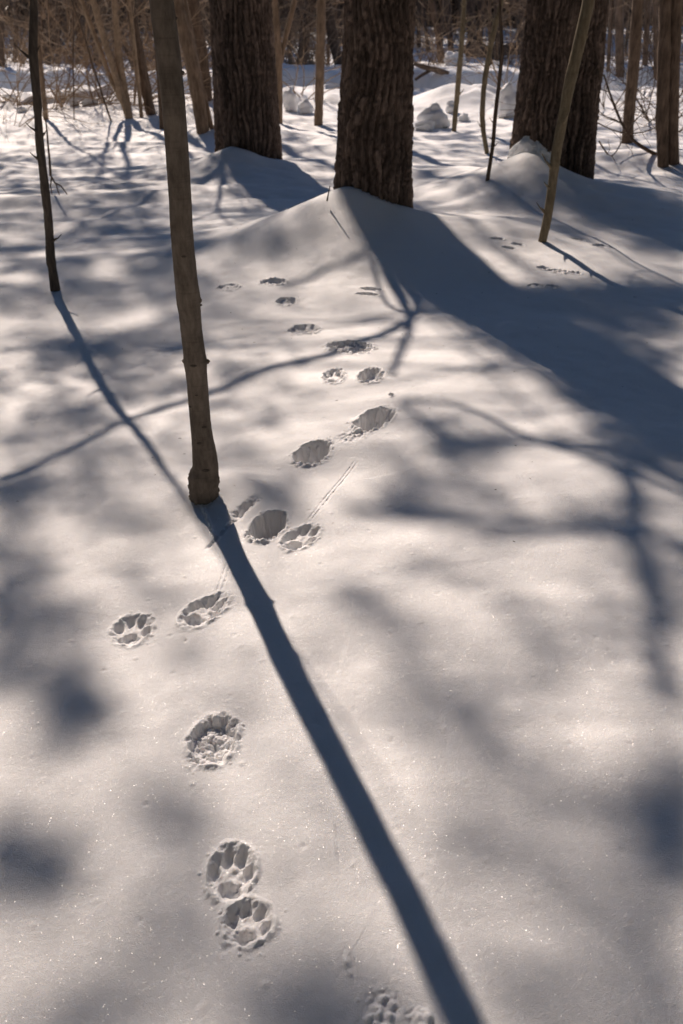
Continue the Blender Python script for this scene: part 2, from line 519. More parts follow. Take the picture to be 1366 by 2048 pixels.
# ------------------------------------------------------------------ snow ground (quadtree of tiles; tracks cut out as parts)
print_boxes = [(p['c'][0] - 1.5 * max(p['a'], p['b']), p['c'][1] - 1.5 * max(p['a'], p['b']),
                p['c'][0] + 1.5 * max(p['a'], p['b']), p['c'][1] + 1.5 * max(p['a'], p['b'])) for p in PR]
for P, *_ in DR:
    lo = P.min(0) - .02; hi = P.max(0) + .02
    print_boxes.append((lo[0], lo[1], hi[0], hi[1]))
NT = 16
def box_dist(x0, y0, x1, y1):
    dx = max(x0, 0 - x1, 0) if not (x0 <= 0 <= x1) else 0
    dx = max(x0, -x1, 0); dy = max(y0, -y1, 0)
    return math.hypot(dx, dy)
leaves = {}
def refine(l, i, j):
    s = 16.0 / 2 ** l; x0, y0 = i * s, j * s
    cell = s / NT
    d = max(1.3, math.hypot(box_dist(x0, y0, x0 + s, y0 + s), 1.5))
    infr = y0 + s > .3 and (x0 < .42 * (y0 + s) + 1.2 and x0 + s > -.42 * (y0 + s) - 1.2)
    lim = .0058 * d if infr else .06 * d
    if infr and y0 < 12 and cell > .0016 * d:
        for b in print_boxes:
            if b[0] < x0 + s and b[2] > x0 and b[1] < y0 + s and b[3] > y0:
                lim = .0016 * d; break
    if cell > lim:
        for a in (0, 1):
            for b in (0, 1):
                refine(l + 1, 2 * i + a, 2 * j + b)
    else:
        leaves[(l, i, j)] = True
for i in range(-5, 5):
    for j in range(-1, 7):
        refine(0, i, j)
def find_leaf(l, i, j):
    while l >= 0:
        if (l, i, j) in leaves:
            return l
        l -= 1; i >>= 1; j >>= 1
    return None
changed = True
while changed:                     # neighbours differ by at most three levels
    changed = False
    for (l, i, j) in list(leaves):
        if (l, i, j) not in leaves: continue
        for di, dj in ((1, 0), (-1, 0), (0, 1), (0, -1)):
            n = find_leaf(l, i + di, j + dj)
            if n is not None and l - n > 3:
                k = l - n
                a, b = (i + di) >> k, (j + dj) >> k
                leaves.pop((n, a, b))
                for p in (0, 1):
                    for q in (0, 1):
                        leaves[(n + 1, 2 * a + p, 2 * b + q)] = True
                changed = True
keys = sorted(leaves)
g1 = np.arange(NT + 1)
VX, VY, CE = [], [], []
for (l, i, j) in keys:
    s = 16.0 / 2 ** l
    X, Y = np.meshgrid(i * s + g1 * s / NT, j * s + g1 * s / NT, indexing='ij')
    VX.append(X.ravel()); VY.append(Y.ravel()); CE.append(np.full(X.size, s / NT))
VX = np.concatenate(VX); VY = np.concatenate(VY); CE = np.concatenate(CE)
def Hchunk(x, y):
    return np.concatenate([Hfull(a, b) for a, b in zip(np.array_split(x, 24), np.array_split(y, 24))])
VZ = Hchunk(VX, VY)
e = np.maximum(CE * .75, .0012)
NX = -(Hchunk(VX + e, VY) - Hchunk(VX - e, VY)) / (2 * e)
NY = -(Hchunk(VX, VY + e) - Hchunk(VX, VY - e)) / (2 * e)
NRM = np.stack([NX, NY, np.ones_like(NX)], -1); NRM /= np.linalg.norm(NRM, axis=1)[:, None]
npt = (NT + 1) ** 2
ids = np.arange(npt).reshape(NT + 1, NT + 1)
for t, (l, i, j) in enumerate(keys):
    for di, dj, sl in ((1, 0, ids[-1, :]), (-1, 0, ids[0, :]), (0, 1, ids[:, -1]), (0, -1, ids[:, 0])):
        n = find_leaf(l, i + di, j + dj)
        if n is not None and n < l:
            st = 2 ** (l - n)
            k = t * npt + sl
            VZ[k] = np.interp(g1, g1[::st], VZ[k][::st])
q = np.stack([ids[:-1, :-1], ids[1:, :-1], ids[1:, 1:], ids[:-1, 1:]], -1).reshape(-1, 4)
FA = (np.arange(len(keys))[:, None, None] * npt + q[None]).reshape(-1, 4)
fcx = VX[FA].mean(1); fcy = VY[FA].mean(1)
near = (fcy > .2) & (fcy < 12) & (np.abs(fcx) < 6)
own = np.full(len(FA), -1)
_, own[near] = Hprint(fcx[near], fcy[near], True)
V3 = np.stack([VX, VY, VZ], -1)
def sub_mesh(name, faces, parent):
    u, inv = np.unique(faces, return_inverse=True)
    F = inv.reshape(faces.shape)
    o = mesh_obj(name, V3[u], F, M_SNOW, parent)
    if len(o.data.vertices) == len(u):
        o.data.normals_split_custom_set_from_vertices(NRM[u].tolist())
    return o
snow = sub_mesh('snow_ground', FA[own < 0], None)
tag(snow, kind='structure')
PLAB = {0: 'deep near paw print with crisp toe marks', 1: 'rear half of the nearest double paw print', 2: 'crumbled paw print full of snow grains',
        3: 'clean paw print on the left, apart from the line', 5: 'deep hollow print with snow lumps at its bottom'}
for i in range(len(PR)):
    f = FA[own == i]
    if len(f) > 3:
        o = sub_mesh('paw_print', f, snow)
        if i in PLAB: o['label'] = PLAB[i]

# ------------------------------------------------------------------ trunks
def px_line(pts, Y):
    """pixel centreline (x, y, width px), top first -> 3D points bottom first, radii"""
    P = []; R = []
    for x, y, wd in pts[::-1]:
        p = plane(x, y, Y); P.append(p)
        dep = p[1] * math.cos(PITCH) - (p[2] - CAMH) * math.sin(PITCH)
        R.append(wd / FPX * dep / 2)
    return np.array(P), np.array(R)

def extend(P, R, top, sink=.35, r_end=.3, seed=0, bend=.04, lead=None):
    """carry the line below the snow and up to height top"""
    P = list(P); R = list(R)
    d0 = P[1] - P[0]; d0 = d0 / np.linalg.norm(d0)
    P.insert(0, P[0] - d0 * sink); R.insert(0, R[0] * 1.05)
    d = P[-1] - P[-3]; d = d / np.linalg.norm(d)
    if lead is not None: d = np.array([lead[0], lead[1], 1.0]); d = d / np.linalg.norm(d)
    rg = np.random.default_rng(seed)
    z0, r0 = P[-1][2], R[-1]
    while P[-1][2] < top:
        d = d + rg.normal(0, bend, 3) + np.array([0, 0, .06]); d = d / np.linalg.norm(d)
        P.append(P[-1] + d * .35)
        fr = (P[-1][2] - z0) / max(top - z0, .1)
        R.append(r0 * (1 - (1 - r_end) * min(fr, 1)))
    return np.array(P), np.array(R)

def smooth_line(P, R, step):
    L = np.concatenate([[0], np.cumsum(np.linalg.norm(np.diff(P, axis=0), axis=1))])
    n = max(int(L[-1] / step), 3)
    s = np.linspace(0, L[-1], n)
    Q = np.stack([np.interp(s, L, P[:, k]) for k in range(3)], -1); r = np.interp(s, L, R)
    for _ in range(2):
        Q[1:-1] = .25 * Q[:-2] + .5 * Q[1:-1] + .25 * Q[2:]
    return Q, r

def bare_branches(mb, P, R, seed, zmin, n, length, sides=4, rec=2, droop=0.0, azim=None):
    """limbs with twigs that leave a stem line above zmin"""
    rg = np.random.default_rng(seed)
    cand = [k for k in range(len(P)) if P[k][2] > zmin]
    if not cand: return
    def grow(p, d, L, r, depth):
        m = max(4, int(L / .12)) if depth == 0 else max(4, int(L / .1))
        m = min(m, 9)
        pts = [p]; dd = d.copy()
        for _ in range(m):
            dd = dd + rg.normal(0, .13, 3) + np.array([0, 0, .05 - droop]); dd /= np.linalg.norm(dd)
            pts.append(pts[-1] + dd * L / m)
        rr = np.linspace(r, r * .3, m + 1)
        mb.tube(pts, rr, sides if depth == 0 else 3)
        if depth < rec:
            for _ in range(rg.integers(3, 6)):
                k = rg.integers(1, m)
                td = pts[k + 1] - pts[k]; td /= np.linalg.norm(td)
                nd_ = td + rg.normal(0, .6, 3); nd_ /= np.linalg.norm(nd_)
                grow(pts[k], nd_, L * rg.uniform(.35, .6), rr[k] * .6, depth + 1)
    for _ in range(n):
        k = cand[rg.integers(len(cand))]
        a = rg.uniform(0, 2 * np.pi) if azim is None else azim + rg.normal(0, .5)
        d = np.array([math.cos(a), math.sin(a), rg.uniform(.1, .8)]); d /= np.linalg.norm(d)
        L = length * rg.uniform(.5, 1.2)
        grow(P[k], d, L, R[k] * rg.uniform(.3, .5), 0)

def foot_Y(x, y):
    return ground_hit(x, y)[1]

# -------- three big pines: trunk skin with furrowed bark plates
def pine_trunk(name, base, top_px, width_base, width_top, top_z, parent, seed, cell=(.045, .17), amp=.020, flare=.10, lean=(0, 0)):
    """base (x, y, z of the snow there); top_px: pixel of the centre at the frame's upper edge; widths in metres"""
    p0 = np.array(base); p1 = plane(top_px[0], top_px[1], base[1] + lean[1] * 1.4)
    ax = (p1 - p0) / (p1[2] - p0[2])
    zs = np.concatenate([np.arange(-.35, 1.75, .011), np.arange(1.75, 3.2, .04), np.arange(3.2, top_z + .01, .3)])
    nth = max(int(np.pi * width_base / .0085), 60)
    th = np.linspace(0, 2 * np.pi, nth, endpoint=False)
    Z, TH = np.meshgrid(zs, th, indexing='ij')
    r0 = width_base / 2; r1 = width_top / 2
    k = (r0 - r1) / 1.2
    rad = r0 - k * np.clip(Z, -.3, 1.2) - (r1 * .75) * np.clip((Z - 1.2) / (top_z - 1.2), 0, 1)
    rad = rad * (1 + flare * np.exp(-np.maximum(Z + .1, 0) / .22) * (1 + .5 * np.sin(3 * TH + seed)))
    rad = rad * (1 + .025 * np.sin(2 * TH + seed) + .018 * np.sin(5 * TH + Z * 1.3 + seed))
    # ridges run up the stem, wander and merge; cross cracks break them into plates
    nc = max(round(2 * np.pi * r0 / cell[0]), 8)
    u = TH / (2 * np.pi) * nc; v = Z / cell[1]
    ph = u + .85 * noise(u * .26, v * .7, seed) + .40 * noise(u * .7, v * 1.6, seed + 2) + .15 * noise(u * 3, v * 9, seed + 3)
    ci = np.floor(ph); fr = ph - ci
    furrow = sst(.06, .26, np.minimum(fr, 1 - fr))
    vb = v * 1.5 + 7 * _hash(ci, ci * 0, seed + 5) + .5 * noise(u * 2.2, v * 6, seed + 6)
    bi = np.floor(vb); bf = vb - bi
    crack = sst(.0, .16, np.minimum(bf, 1 - bf))
    rid = _hash(ci, bi, seed + 9)
    ridge = furrow * (.52 + .48 * crack)
    fine = noise(u * 3.2, v * 9, seed + 7) * .5 + noise(u * 7, v * 26, seed + 8) * .35
    disp = amp * (ridge - .75) + amp * .40 * (rid - .5) * ridge + amp * .24 * fine
    rr = rad + disp * np.clip((3.4 - Z) / .6, 0, 1)
    cxy = p0[None, None, :2] + ax[None, None, :2] * Z[..., None]
    V = np.stack([cxy[..., 0] - rr * np.sin(TH), cxy[..., 1] + rr * np.cos(TH), p0[2] + Z], -1)
    n = len(zs)
    i = np.arange(n - 1)[:, None] * nth; j = np.arange(nth)[None]; j2 = (j + 1) % nth
    F = np.stack([i + j, i + j2, i + nth + j2, i + nth + j], -1).reshape(-1, 4)
    o = mesh_obj('trunk', V.reshape(-1, 3) - p0, F, M_PINE, parent, True, p0)
    at = o.data.attributes.new('tint', 'FLOAT', 'POINT')
    at.data.foreach_set('value', (.55 + .95 * rid).astype(np.float32).reshape(-1))
    return lambda z: p0 + ax * (z - p0[2])

PINES = {}
def pine(key, label, base_px, Y, zb, stems, group='big old pines with furrowed bark'):
    b = plane(*base_px, Y); 
    root = empty('pine_tree', (b[0], Y, zb))
    tag(root, label, 'tree', group)
    axes = []
    for st in stems:
        c = plane(st['x'], base_px[1], Y + st.get('dy', 0))
        axes.append(pine_trunk(key, (c[0], Y + st.get('dy', 0), zb), (st['tx'], 0), st['w0'], st['w1'], st.get('top', 13), root, st['seed'],
                               st.get('cell', (.045, .17)), st.get('amp', .02), st.get('flare', .1)))
    PINES[key] = (root, axes)

def wpx(wd, Y, y):
    p = plane(683, y, Y); dep = p[1] * math.cos(PITCH) - (p[2] - CAMH) * math.sin(PITCH)
    return wd / FPX * dep
YM, YL, YR = 6.85, 10.6, 8.9
pine('M', 'thick dark pine trunk in the middle, behind the tallest snow mound', (744, 410), YM, .28,
     [dict(x=744, tx=760, w0=wpx(150, YM, 380), w1=wpx(133, YM, 60), seed=3, cell=(.054, .32), amp=.043, flare=.06)])
pine('L', 'thick pine trunk to the left of the middle one, foot in a snow drift', (497, 310), YL, .12,
     [dict(x=497, tx=479, w0=wpx(130, YL, 300), w1=wpx(124, YL, 60), seed=14, cell=(.056, .40), amp=.040, flare=.05)])
pine('R', 'double-stemmed thick pine on the right with snow plastered on its foot', (1105, 330), YR, .25,
     [dict(x=1072, tx=1108, w0=wpx(104, YR, 300), w1=wpx(98, YR, 60), seed=23, cell=(.048, .26), amp=.038, flare=.10),
      dict(x=1146, tx=1178, w0=wpx(76, YR, 320), w1=wpx(74, YR, 60), seed=31, cell=(.050, .28), amp=.038, flare=.03, dy=.05)])

# -------- near and mid saplings, and the trees of the middle distance
def stem_tree(name, label, stems, mat_, top, group=None, cat='tree', sides=12, step=.06, wob=.10, branch=None, Y=None, sink=.35, r_end=.35, bend=.04, seed=1, lead=None):
    """stems: list of pixel polylines (x, y, width), the first gives the foot"""
    x0, y0, _ = stems[0][-1]
    foot = ground_hit(x0, y0)
    Y0 = foot[1] if Y is None else Y
    root = empty(name, (foot[0], Y0, foot[2]))
    tag(root, label, cat, group)
    lines = []
    for k, st in enumerate(stems):
        P, R = px_line(st, Y0 + .04 * k)
        P, R = extend(P, R, top * (1 - .08 * k), sink, r_end, seed + k, bend, lead)
        P, R = smooth_line(P, R, step)
        mb = MB(); mb.tube(P, R, sides, wob=wob, seed=seed + k)
        o = mb.build('trunk' if len(stems) == 1 else 'stem', mat_, root, True, root.location)
        lines.append((P, R))
    if name == 'sapling' and sides > 6:
        rs = np.random.default_rng(seed * 3 + 1); P, R = lines[0]
        vis_k = [q for q in range(2, len(P) - 2) if foot[2] + .15 < P[q][2] < 1.6]
        for q in (rs.choice(vis_k, min(6, len(vis_k)), replace=False) if vis_k else []):
            a_ = rs.uniform(2.6, 6.8); dv = np.array([math.cos(a_), math.sin(a_), rs.uniform(.2, .9)]); dv /= np.linalg.norm(dv)
            mb = MB(); L_ = R[q] * rs.uniform(1.0, 3.5)
            mb.tube([P[q], P[q] + dv * R[q] * .9, P[q] + dv * (R[q] + L_ * .6) + [0, 0, .1 * L_], P[q] + dv * (R[q] + L_) + [0, 0, .3 * L_]], [R[q] * .5, R[q] * .4, R[q] * .16, R[q] * .08], 6, wob=.2, seed=int(q))
            mb.build('knot', mat_, root, True, root.location)
    if branch:
        mb = MB()
        for k, (P, R) in enumerate(lines):
            bare_branches(mb, P, R, seed * 7 + k, branch.get('z', 1.7), branch.get('n', 10), branch.get('L', 1.4), rec=branch.get('rec', 2), azim=branch.get('az'))
        if mb.n:
            mb.build('crown', mat_, root, True, root.location)
    return root, lines

# the near maple sapling, edges read every few pixels
def edge_line(E):
    return [((a + b) / 2, y, b - a) for y, a, b in E]
E2 = [(0, 298, 347), (100, 311, 360), (200, 323, 370), (300, 331, 377), (400, 338, 383), (450, 340, 385), (500, 344, 389), (560, 349, 395), (590, 352, 400.5),
      (612, 354, 401), (625, 357.5, 401.5), (660, 361, 404), (700, 366, 410), (714, 367, 412), (723, 366.5, 415), (735, 369.5, 413.5), (760, 373, 415), (800, 376, 418), (850, 381, 422),
      (880, 383, 427), (900, 384, 432), (925, 385, 436), (941, 385, 437.5), (948, 378, 438), (965, 377, 438), (988, 379, 436)]
foot2 = ground_hit(408, 990)
root = empty('maple_sapling', foot2)
tag(root, 'smooth grey young tree nearest the camera, casting the long shadow', 'tree')
P, R = px_line(edge_line(E2), foot2[1])
P, R = extend(P, R, 5.2, .3, .45, 4, .03)
Lg = np.concatenate([[0], np.cumsum(np.linalg.norm(np.diff(P, axis=0), axis=1))])
s = np.concatenate([np.arange(0, 2.3, .008), np.arange(2.3, Lg[-1], .08)])
P = np.stack([np.interp(s, Lg, P[:, k]) for k in range(3)], -1); R = np.interp(s, Lg, R)
for _ in range(2):
    P[1:-1] = .25 * P[:-2] + .5 * P[1:-1] + .25 * P[2:]; R[1:-1] = .25 * R[:-2] + .5 * R[1:-1] + .25 * R[2:]
mb = MB(); mb.tube(P, R, 48, wob=.018, seed=2)
V = np.vstack(mb.v)
# rough collar of bark near the snow
zz = V[:, 2] - foot2[2]; ang = np.arctan2(V[:, 1] - foot2[1], V[:, 0] - np.interp(V[:, 2], P[:, 2], P[:, 0]))
k = sst(.16, .03, zz)[:, None]
ctr = np.stack([np.interp(V[:, 2], P[:, 2], P[:, 0]), np.full(len(V), foot2[1]), V[:, 2]], -1)
dirn = V - ctr; dirn /= np.linalg.norm(dirn, axis=1)[:, None] + 1e-9
V = V + dirn * (k * .0035 * (noise(ang * 9, zz * 90, 5)[:, None] + noise(ang * 20, zz * 200, 6)[:, None]))
mb.v = [V]
mb.build('trunk', M_MAPLE, root, True, root.location)
# knots: the whorl with a stub, scars, little spurs
def knob(parent, p, d, L, r, m):
    q = MB(); d = np.asarray(d, float) / np.linalg.norm(d)
    q.tube([p - d * .01, p, p + d * L * .5, p + d * L], [r * 1.5, r * 1.2, r * .9, r * .35], 8, wob=.25, seed=int(abs(p[0]) * 1000))
    return q.build('knot', m, parent, True, parent.location)
for (x, y, dx, L, r) in ((413, 723, 1, .010, .008), (367, 722, -1, .004, .007), (401, 600, 1, .003, .008), (387, 533, 1, .005, .004), (402, 610, 1, .004, .003),
                         (349, 37, 1, .008, .006), (366, 145, 1, .004, .005), (364, 665, -1, .003, .003)):
    knob(root, plane(x, y, foot2[1]), (dx, -.15, .15), L, r, M_MAPLE)
for (x, y, r) in ((403, 878, .0075), (410, 847, .007), (414, 930, .010), (390, 724, .008), (371, 508, .006), (383, 808, .004), (396, 783, .004)):
    p = plane(x, y, foot2[1]); rr = float(np.interp(p[2], P[:, 2], R)); cx_ = float(np.interp(p[2], P[:, 2], P[:, 0]))
    off = np.clip((p[0] - cx_) / rr, -.9, .9)
    q = np.array([p[0], foot2[1] - rr * math.sqrt(1 - off * off) * .98, p[2]])
    mbk = MB(); aa = np.linspace(0, 2 * np.pi, 12, endpoint=False)
    ring = np.stack([q[0] + 1.5 * r * np.cos(aa), np.full(12, q[1] - .001), q[2] + .55 * r * np.sin(aa)], -1)
    ring2 = np.stack([q[0] + .8 * r * np.cos(aa), np.full(12, q[1] - .0035), q[2] + .3 * r * np.sin(aa)], -1)
    ring[:, 1] += .5 * (ring[:, 0] - q[0]) ** 2 / rr; 
    jj = np.arange(12)
    mbk.add(np.vstack([ring, ring2, q[None] + [[0, -.001, 0]]]),
            np.vstack([np.stack([jj, (jj + 1) % 12, 12 + (jj + 1) % 12, 12 + jj], -1), np.stack([12 + jj, 12 + (jj + 1) % 12, np.full(12, 24), np.full(12, 24)], -1)]))
    mbk.build('bark_scar', M_DARKSAP, root, True, root.location)
mb = MB(); bare_branches(mb, P, R, 40, 3.6, 6, 1.0, rec=2); mb.build('crown', M_MAPLE, root, True, root.location)

E1 = [(0, 60, 75), (30, 60, 76), (60, 58, 75), (105, 56.5, 75), (150, 61, 78), (200, 66, 82.5), (215, 66.5, 84.5), (230, 68, 83), (290, 71, 88), (350, 79, 95), (365, 79.5, 97), (430, 88, 104.6),
      (440, 88, 105.5), (480, 91, 107.5), (525, 92, 111.5), (531, 96, 112.5), (550, 98, 116), (580, 101, 121)]
stem_tree('sapling', 'dark slender crooked sapling standing alone at the left edge', [edge_line(E1)], M_DARKSAP, 3.1, sides=16, step=.03, wob=.08,
          branch=dict(z=2.9, n=3, L=.35, rec=0), r_end=.2, seed=5, bend=.012, lead=(.17, 0))
stem_tree('sapling', 'pale olive leaning sapling in front of the double-stemmed pine',
          [[(1178, 0, 25), (1160, 80, 24), (1143, 150, 24), (1128, 225, 21), (1113, 300, 20), (1106, 360, 18), (1097, 425, 18), (1085, 482, 17)]],
          M_OLIVE, 5.0, sides=14, step=.04, wob=.07, branch=dict(z=2.4, n=7, L=1.2), seed=8)
GS = 'thin saplings between the middle and right pines'
stem_tree('sapling', 'straight thin sapling just right of the middle pine', [[(929, 0, 9), (924, 80, 10), (917, 160, 11), (908, 262, 10)]], M_OLIVE, 5, GS, sides=8, branch=dict(z=2, n=7, L=1.2), seed=9)
stem_tree('sapling', 'thin sapling with an S-bend near the snow', [[(1004, 0, 9), (990, 50, 12), (978, 110, 11), (968, 170, 11), (964, 230, 11), (967, 265, 10), (974, 306, 9)]], M_OLIVE, 5, GS, sides=8, branch=dict(z=2, n=7, L=1.2), seed=10)
stem_tree('sapling', 'thinnest crooked dark sapling, left of the double pine', [[(1000, 30, 6), (1005, 100, 8), (999, 160, 8), (991, 225, 8), (986, 290, 8), (975, 360, 8)]], M_BROWN, 4, GS, sides=8, branch=dict(z=1.6, n=7, L=1.0), seed=12)
stem_tree('tree', 'brown straight trunk at mid distance right of the double pine', [[(1276, 0, 22), (1268, 120, 24), (1258, 230, 22), (1254, 287, 22)]], M_BROWN, 9, branch=dict(z=2, n=14, L=2.2), seed=13)
stem_tree('tree', 'twin-stemmed reddish brown tree at the right edge', [[(1331, 0, 24), (1328, 120, 25), (1324, 240, 25), (1326, 332, 21)], [(1352, 0, 26), (1346, 150, 25), (1344, 260, 25), (1348, 338, 22)]], M_BROWN, 8, branch=dict(z=2, n=9, L=2.0), seed=15)
stem_tree('tree', 'slim tan trunk between the left and middle pines', [[(643, 0, 18), (641, 100, 18), (637, 250, 17)]], M_TAN, 9, branch=dict(z=2, n=12, L=2.0), seed=16)
stem_tree('tree', 'forked tan stem hugging the right side of the left pine', [[(549, 0, 14), (556, 100, 16), (560, 247, 11)], [(590, 0, 10), (570, 80, 10), (560, 125, 10), (557, 160, 10)]], M_TAN, 8, branch=dict(z=2, n=8, L=2.0), seed=17)
stem_tree('tree', 'smooth beige leaning trunk left of the left pine', [[(352, 0, 28), (380, 110, 28), (396, 195, 28), (406, 262, 26)], [(368, 0, 9), (396, 135, 9), (422, 250, 10)]], M_TAN, 9, branch=dict(z=2, n=9, L=2.2), seed=18)
stem_tree('tree', 'dark brown trunk half hidden behind the beige leaning one', [[(386, 0, 24), (404, 100, 22), (416, 200, 20)]], M_BROWN, 9, branch=dict(z=2, n=9, L=2.2), seed=19)
JROOT, JLINES = stem_tree('tree', 'brown leaning trunk at the right of the shrubby clump', [[(258, 0, 17), (275, 90, 20), (290, 170, 22), (302, 228, 20)]], M_BROWN, 12, branch=dict(z=2, n=10, L=1.5), seed=20, lead=(.05, -.05), bend=.01)
stem_tree('tree', 'clump of crooked lit stems at the left, behind the near tree', [[(186, 0, 13), (203, 60, 13), (224, 130, 13), (243, 190, 14), (258, 236, 15)], [(163, 0, 9), (196, 90, 9), (224, 165, 9), (250, 215, 10), (256, 240, 9)],
          [(230, 20, 13), (238, 120, 15), (256, 225, 16)], [(268, 90, 8), (277, 170, 8), (283, 234, 8)]], M_TWIG, 7, branch=dict(z=1.2, n=10, L=1.8), seed=22)
stem_tree('sapling', 'thin reddish stem peeking out left of the near tree', [[(308, 40, 9), (318, 150, 10), (325, 258, 11)]], M_BROWN, 6, branch=dict(z=1.8, n=6, L=1.4), seed=24)
stem_tree('sapling', 'thin orange-brown stem just behind the left dark sapling', [[(74, 60, 8), (84, 160, 10), (92, 238, 11)]], M_TAN, 6, branch=dict(z=1.8, n=8, L=1.4), seed=25)
stem_tree('sapling', 'wispy twig-thin stem left of the shrubby clump', [[(165, 60, 3.5), (185, 130, 4), (203, 185, 4), (222, 242, 4)]], M_BROWN, 2.2, sides=5, seed=26)
stem_tree('sapling', 'hair-thin upright shoot in front of the snow bank', [[(146, 90, 2.5), (147, 170, 2.5), (148, 240, 2.5)]], M_BROWN, 1.8, sides=5, seed=27)

# hanging forked dead twig beside the left sapling: a stuck-in stem with a fallen spray
f = ground_hit(112, 388)
tw = MB()
def tl(pts, Y, r): 
    Q = np.array([plane(a, b, Y) for a, b in pts]); tw.tube(Q, np.linspace(r, r * .5, len(Q)), 5)
tl([(101, 352), (99, 320), (96, 290), (94, 262), (91, 240)], f[1], .012)
tl([(101, 350), (110, 366), (122, 372), (130, 382), (137, 393)], f[1], .009)
tl([(103, 356), (101, 372), (104, 388)], f[1] - .05, .008)
tl([(112, 368), (116, 382), (119, 390)], f[1] - .03, .006)
o = tw.build('dead_twig', M_BROWN, None, True, f)
tag(o, 'forked dead twig hanging beside the left dark sapling', 'twig')

# ------------------------------------------------------------------ what stands in the far wood
GF = 'trees of the far wood'
FAR = [  # pixel trunks that can be told apart behind the road
    [(862, 0, 13), (876, 70, 13), (884, 127, 13)], [(893, 0, 14), (898, 60, 13), (903, 110, 12)], [(846, 20, 8), (857, 106, 8)],
    [(1196, 0, 14), (1199, 110, 13)], [(1238, 0, 18), (1240, 150, 17)], [(1296, 0, 12), (1290, 130, 11)], [(672, 0, 11), (684, 92, 10)],
    [(520, 0, 10), (522, 110, 10)], [(600, 0, 9), (604, 120, 8)], [(34, 0, 9), (30, 125, 9)], [(118, 0, 12), (116, 128, 11)], [(158, 30, 9), (156, 128, 8)],
    [(940, 0, 20), (944, 100, 19)], [(1044, 0, 12), (1040, 110, 12)], [(960, 0, 9), (955, 98, 8)], [(575, 0, 8), (580, 128, 8)], [(0, 0, 14), (4, 132, 13)],
    [(95, 10, 7), (98, 130, 7)], [(835, 0, 9), (838, 95, 9)], [(1222, 20, 8), (1216, 140, 8)], [(1310, 0, 10), (1312, 150, 10)], [(660, 0, 7), (656, 130, 7)],
]
FLAB = ['dark trunk leaning right in the far gap beside the middle pine', 'second dark trunk of the pair in the far gap beside the middle pine', 'slim dark far trunk touching the right side of the middle pine', 'far trunk just right of the double-stemmed pine', 'stout brown far trunk left of the mid-distance brown one', 'far trunk left of the twin-stemmed tree at the right edge', 'pale far stem peeking out left of the middle pine', 'far trunk peeking out behind the left pine', 'slim far trunk right of the forked tan stem', 'slim far trunk near the upper left corner', 'dark far trunk just right of the left dark sapling', 'slim far trunk above the left snowbank crest', 'stout dark far trunk above the fallen branch', 'far trunk touching the left side of the double pine', 'slim far trunk left of the S-bend sapling', 'slim far trunk behind the forked tan stem', 'far trunk cut off by the left edge', 'thin far stem right beside the left dark sapling', 'thin far trunk left of the leaning pair', 'thin far stem behind branches right of the double pine', 'far stem behind the twin-stemmed tree', 'thin far stem between tan trunk and middle pine']
for k, st in enumerate(FAR):
    stem_tree('tree', FLAB[k], [st], M_FARBARK, 7 + (k % 4), GF, sides=7, step=.25,
              branch=dict(z=1.0, n=10, L=2.2), seed=60 + k, bend=.03)

# shared far tree shapes, set out singly
def far_tree_mesh(seed):
    rg = np.random.default_rng(seed)
    P = [np.array([0, 0, -.5])]; d = np.array([rg.normal(0, .06), rg.normal(0, .06), 1.0])
    for k in range(18):
        d = d + rg.normal(0, .03, 3); d[2] = 1
        P.append(P[-1] + d * .55)
    P = np.array(P); R = np.linspace(.12, .03, len(P))
    t = MB(); t.tube(P, R, 7, wob=.1, seed=seed)
    c = MB(); bare_branches(c, P, R, seed + 3, .7, 26, 2.6, rec=2)
    return (mesh_data('trunk', np.vstack(t.v), np.vstack(t.f), M_FARBARK), mesh_data('crown', np.vstack(c.v), np.vstack(c.f), M_TWIG))
FT = [far_tree_mesh(s) for s in (1, 2, 3, 4, 5)]
rg = np.random.default_rng(77)
for k in range(130):
    Y = rg.uniform(26, 58); X = rg.uniform(-.46, .46) * Y
    z = float(Hbase(np.array([X]), np.array([Y]))[0])
    r = empty('tree', (X, Y, z)); tag(r, 'dark bare trunk in the far wood behind the snowbanks', 'tree', GF)
    r.rotation_euler = (rg.normal(0, .10), rg.normal(0, .10), rg.uniform(0, 6.28)); s_ = rg.choice([.35, .5, .8, 1.1, 1.5]) * rg.uniform(.85, 1.15); r.scale = (s_, s_, rg.uniform(.8, 1.2))
    a, b = FT[k % 5]
    for nm, me in (('trunk', a), ('crown', b)):
        o = bpy.data.objects.new(nm, me); COL.objects.link(o); o.parent = r

# dark hemlock wood that closes the view
def needle_quads(C, D, L, W, rg):
    """blades at centres C along directions D"""
    n = len(C)
    up = rg.normal(size=(n, 3)); sd = np.cross(D, up); sd /= np.linalg.norm(sd, axis=1)[:, None] + 1e-9
    a = C - D * L[:, None] / 2; b = C + D * L[:, None] / 2
    w_ = sd * (W[:, None] / 2)
    V = np.stack([a - w_, a + w_, b + w_, b - w_], 1).reshape(-1, 3)
    F = np.arange(n * 4).reshape(-1, 4)
    return V, F
rg = np.random.default_rng(5)
mbw = MB()
for k in range(300):
    Y = rg.uniform(52, 85); X = rg.uniform(-.52, .52) * Y
    h = rg.uniform(5, 12); rb = rg.uniform(1.0, 2.2)
    n = 420
    zz = h * rg.uniform(0, 1, n) ** .9; rr = rb * (1 - zz / h) * np.sqrt(rg.uniform(.05, 1, n)); an = rg.uniform(0, 6.28, n)
    C = np.stack([X + rr * np.cos(an), Y + rr * np.sin(an), zz + .1 - .3], -1)
    D = np.stack([np.cos(an), np.sin(an), rg.uniform(-.5, .1, n)], -1); D /= np.linalg.norm(D, axis=1)[:, None]
    mbw.add(*needle_quads(C, D, rg.uniform(.5, 1.0, n), rg.uniform(.15, .4, n), rg))
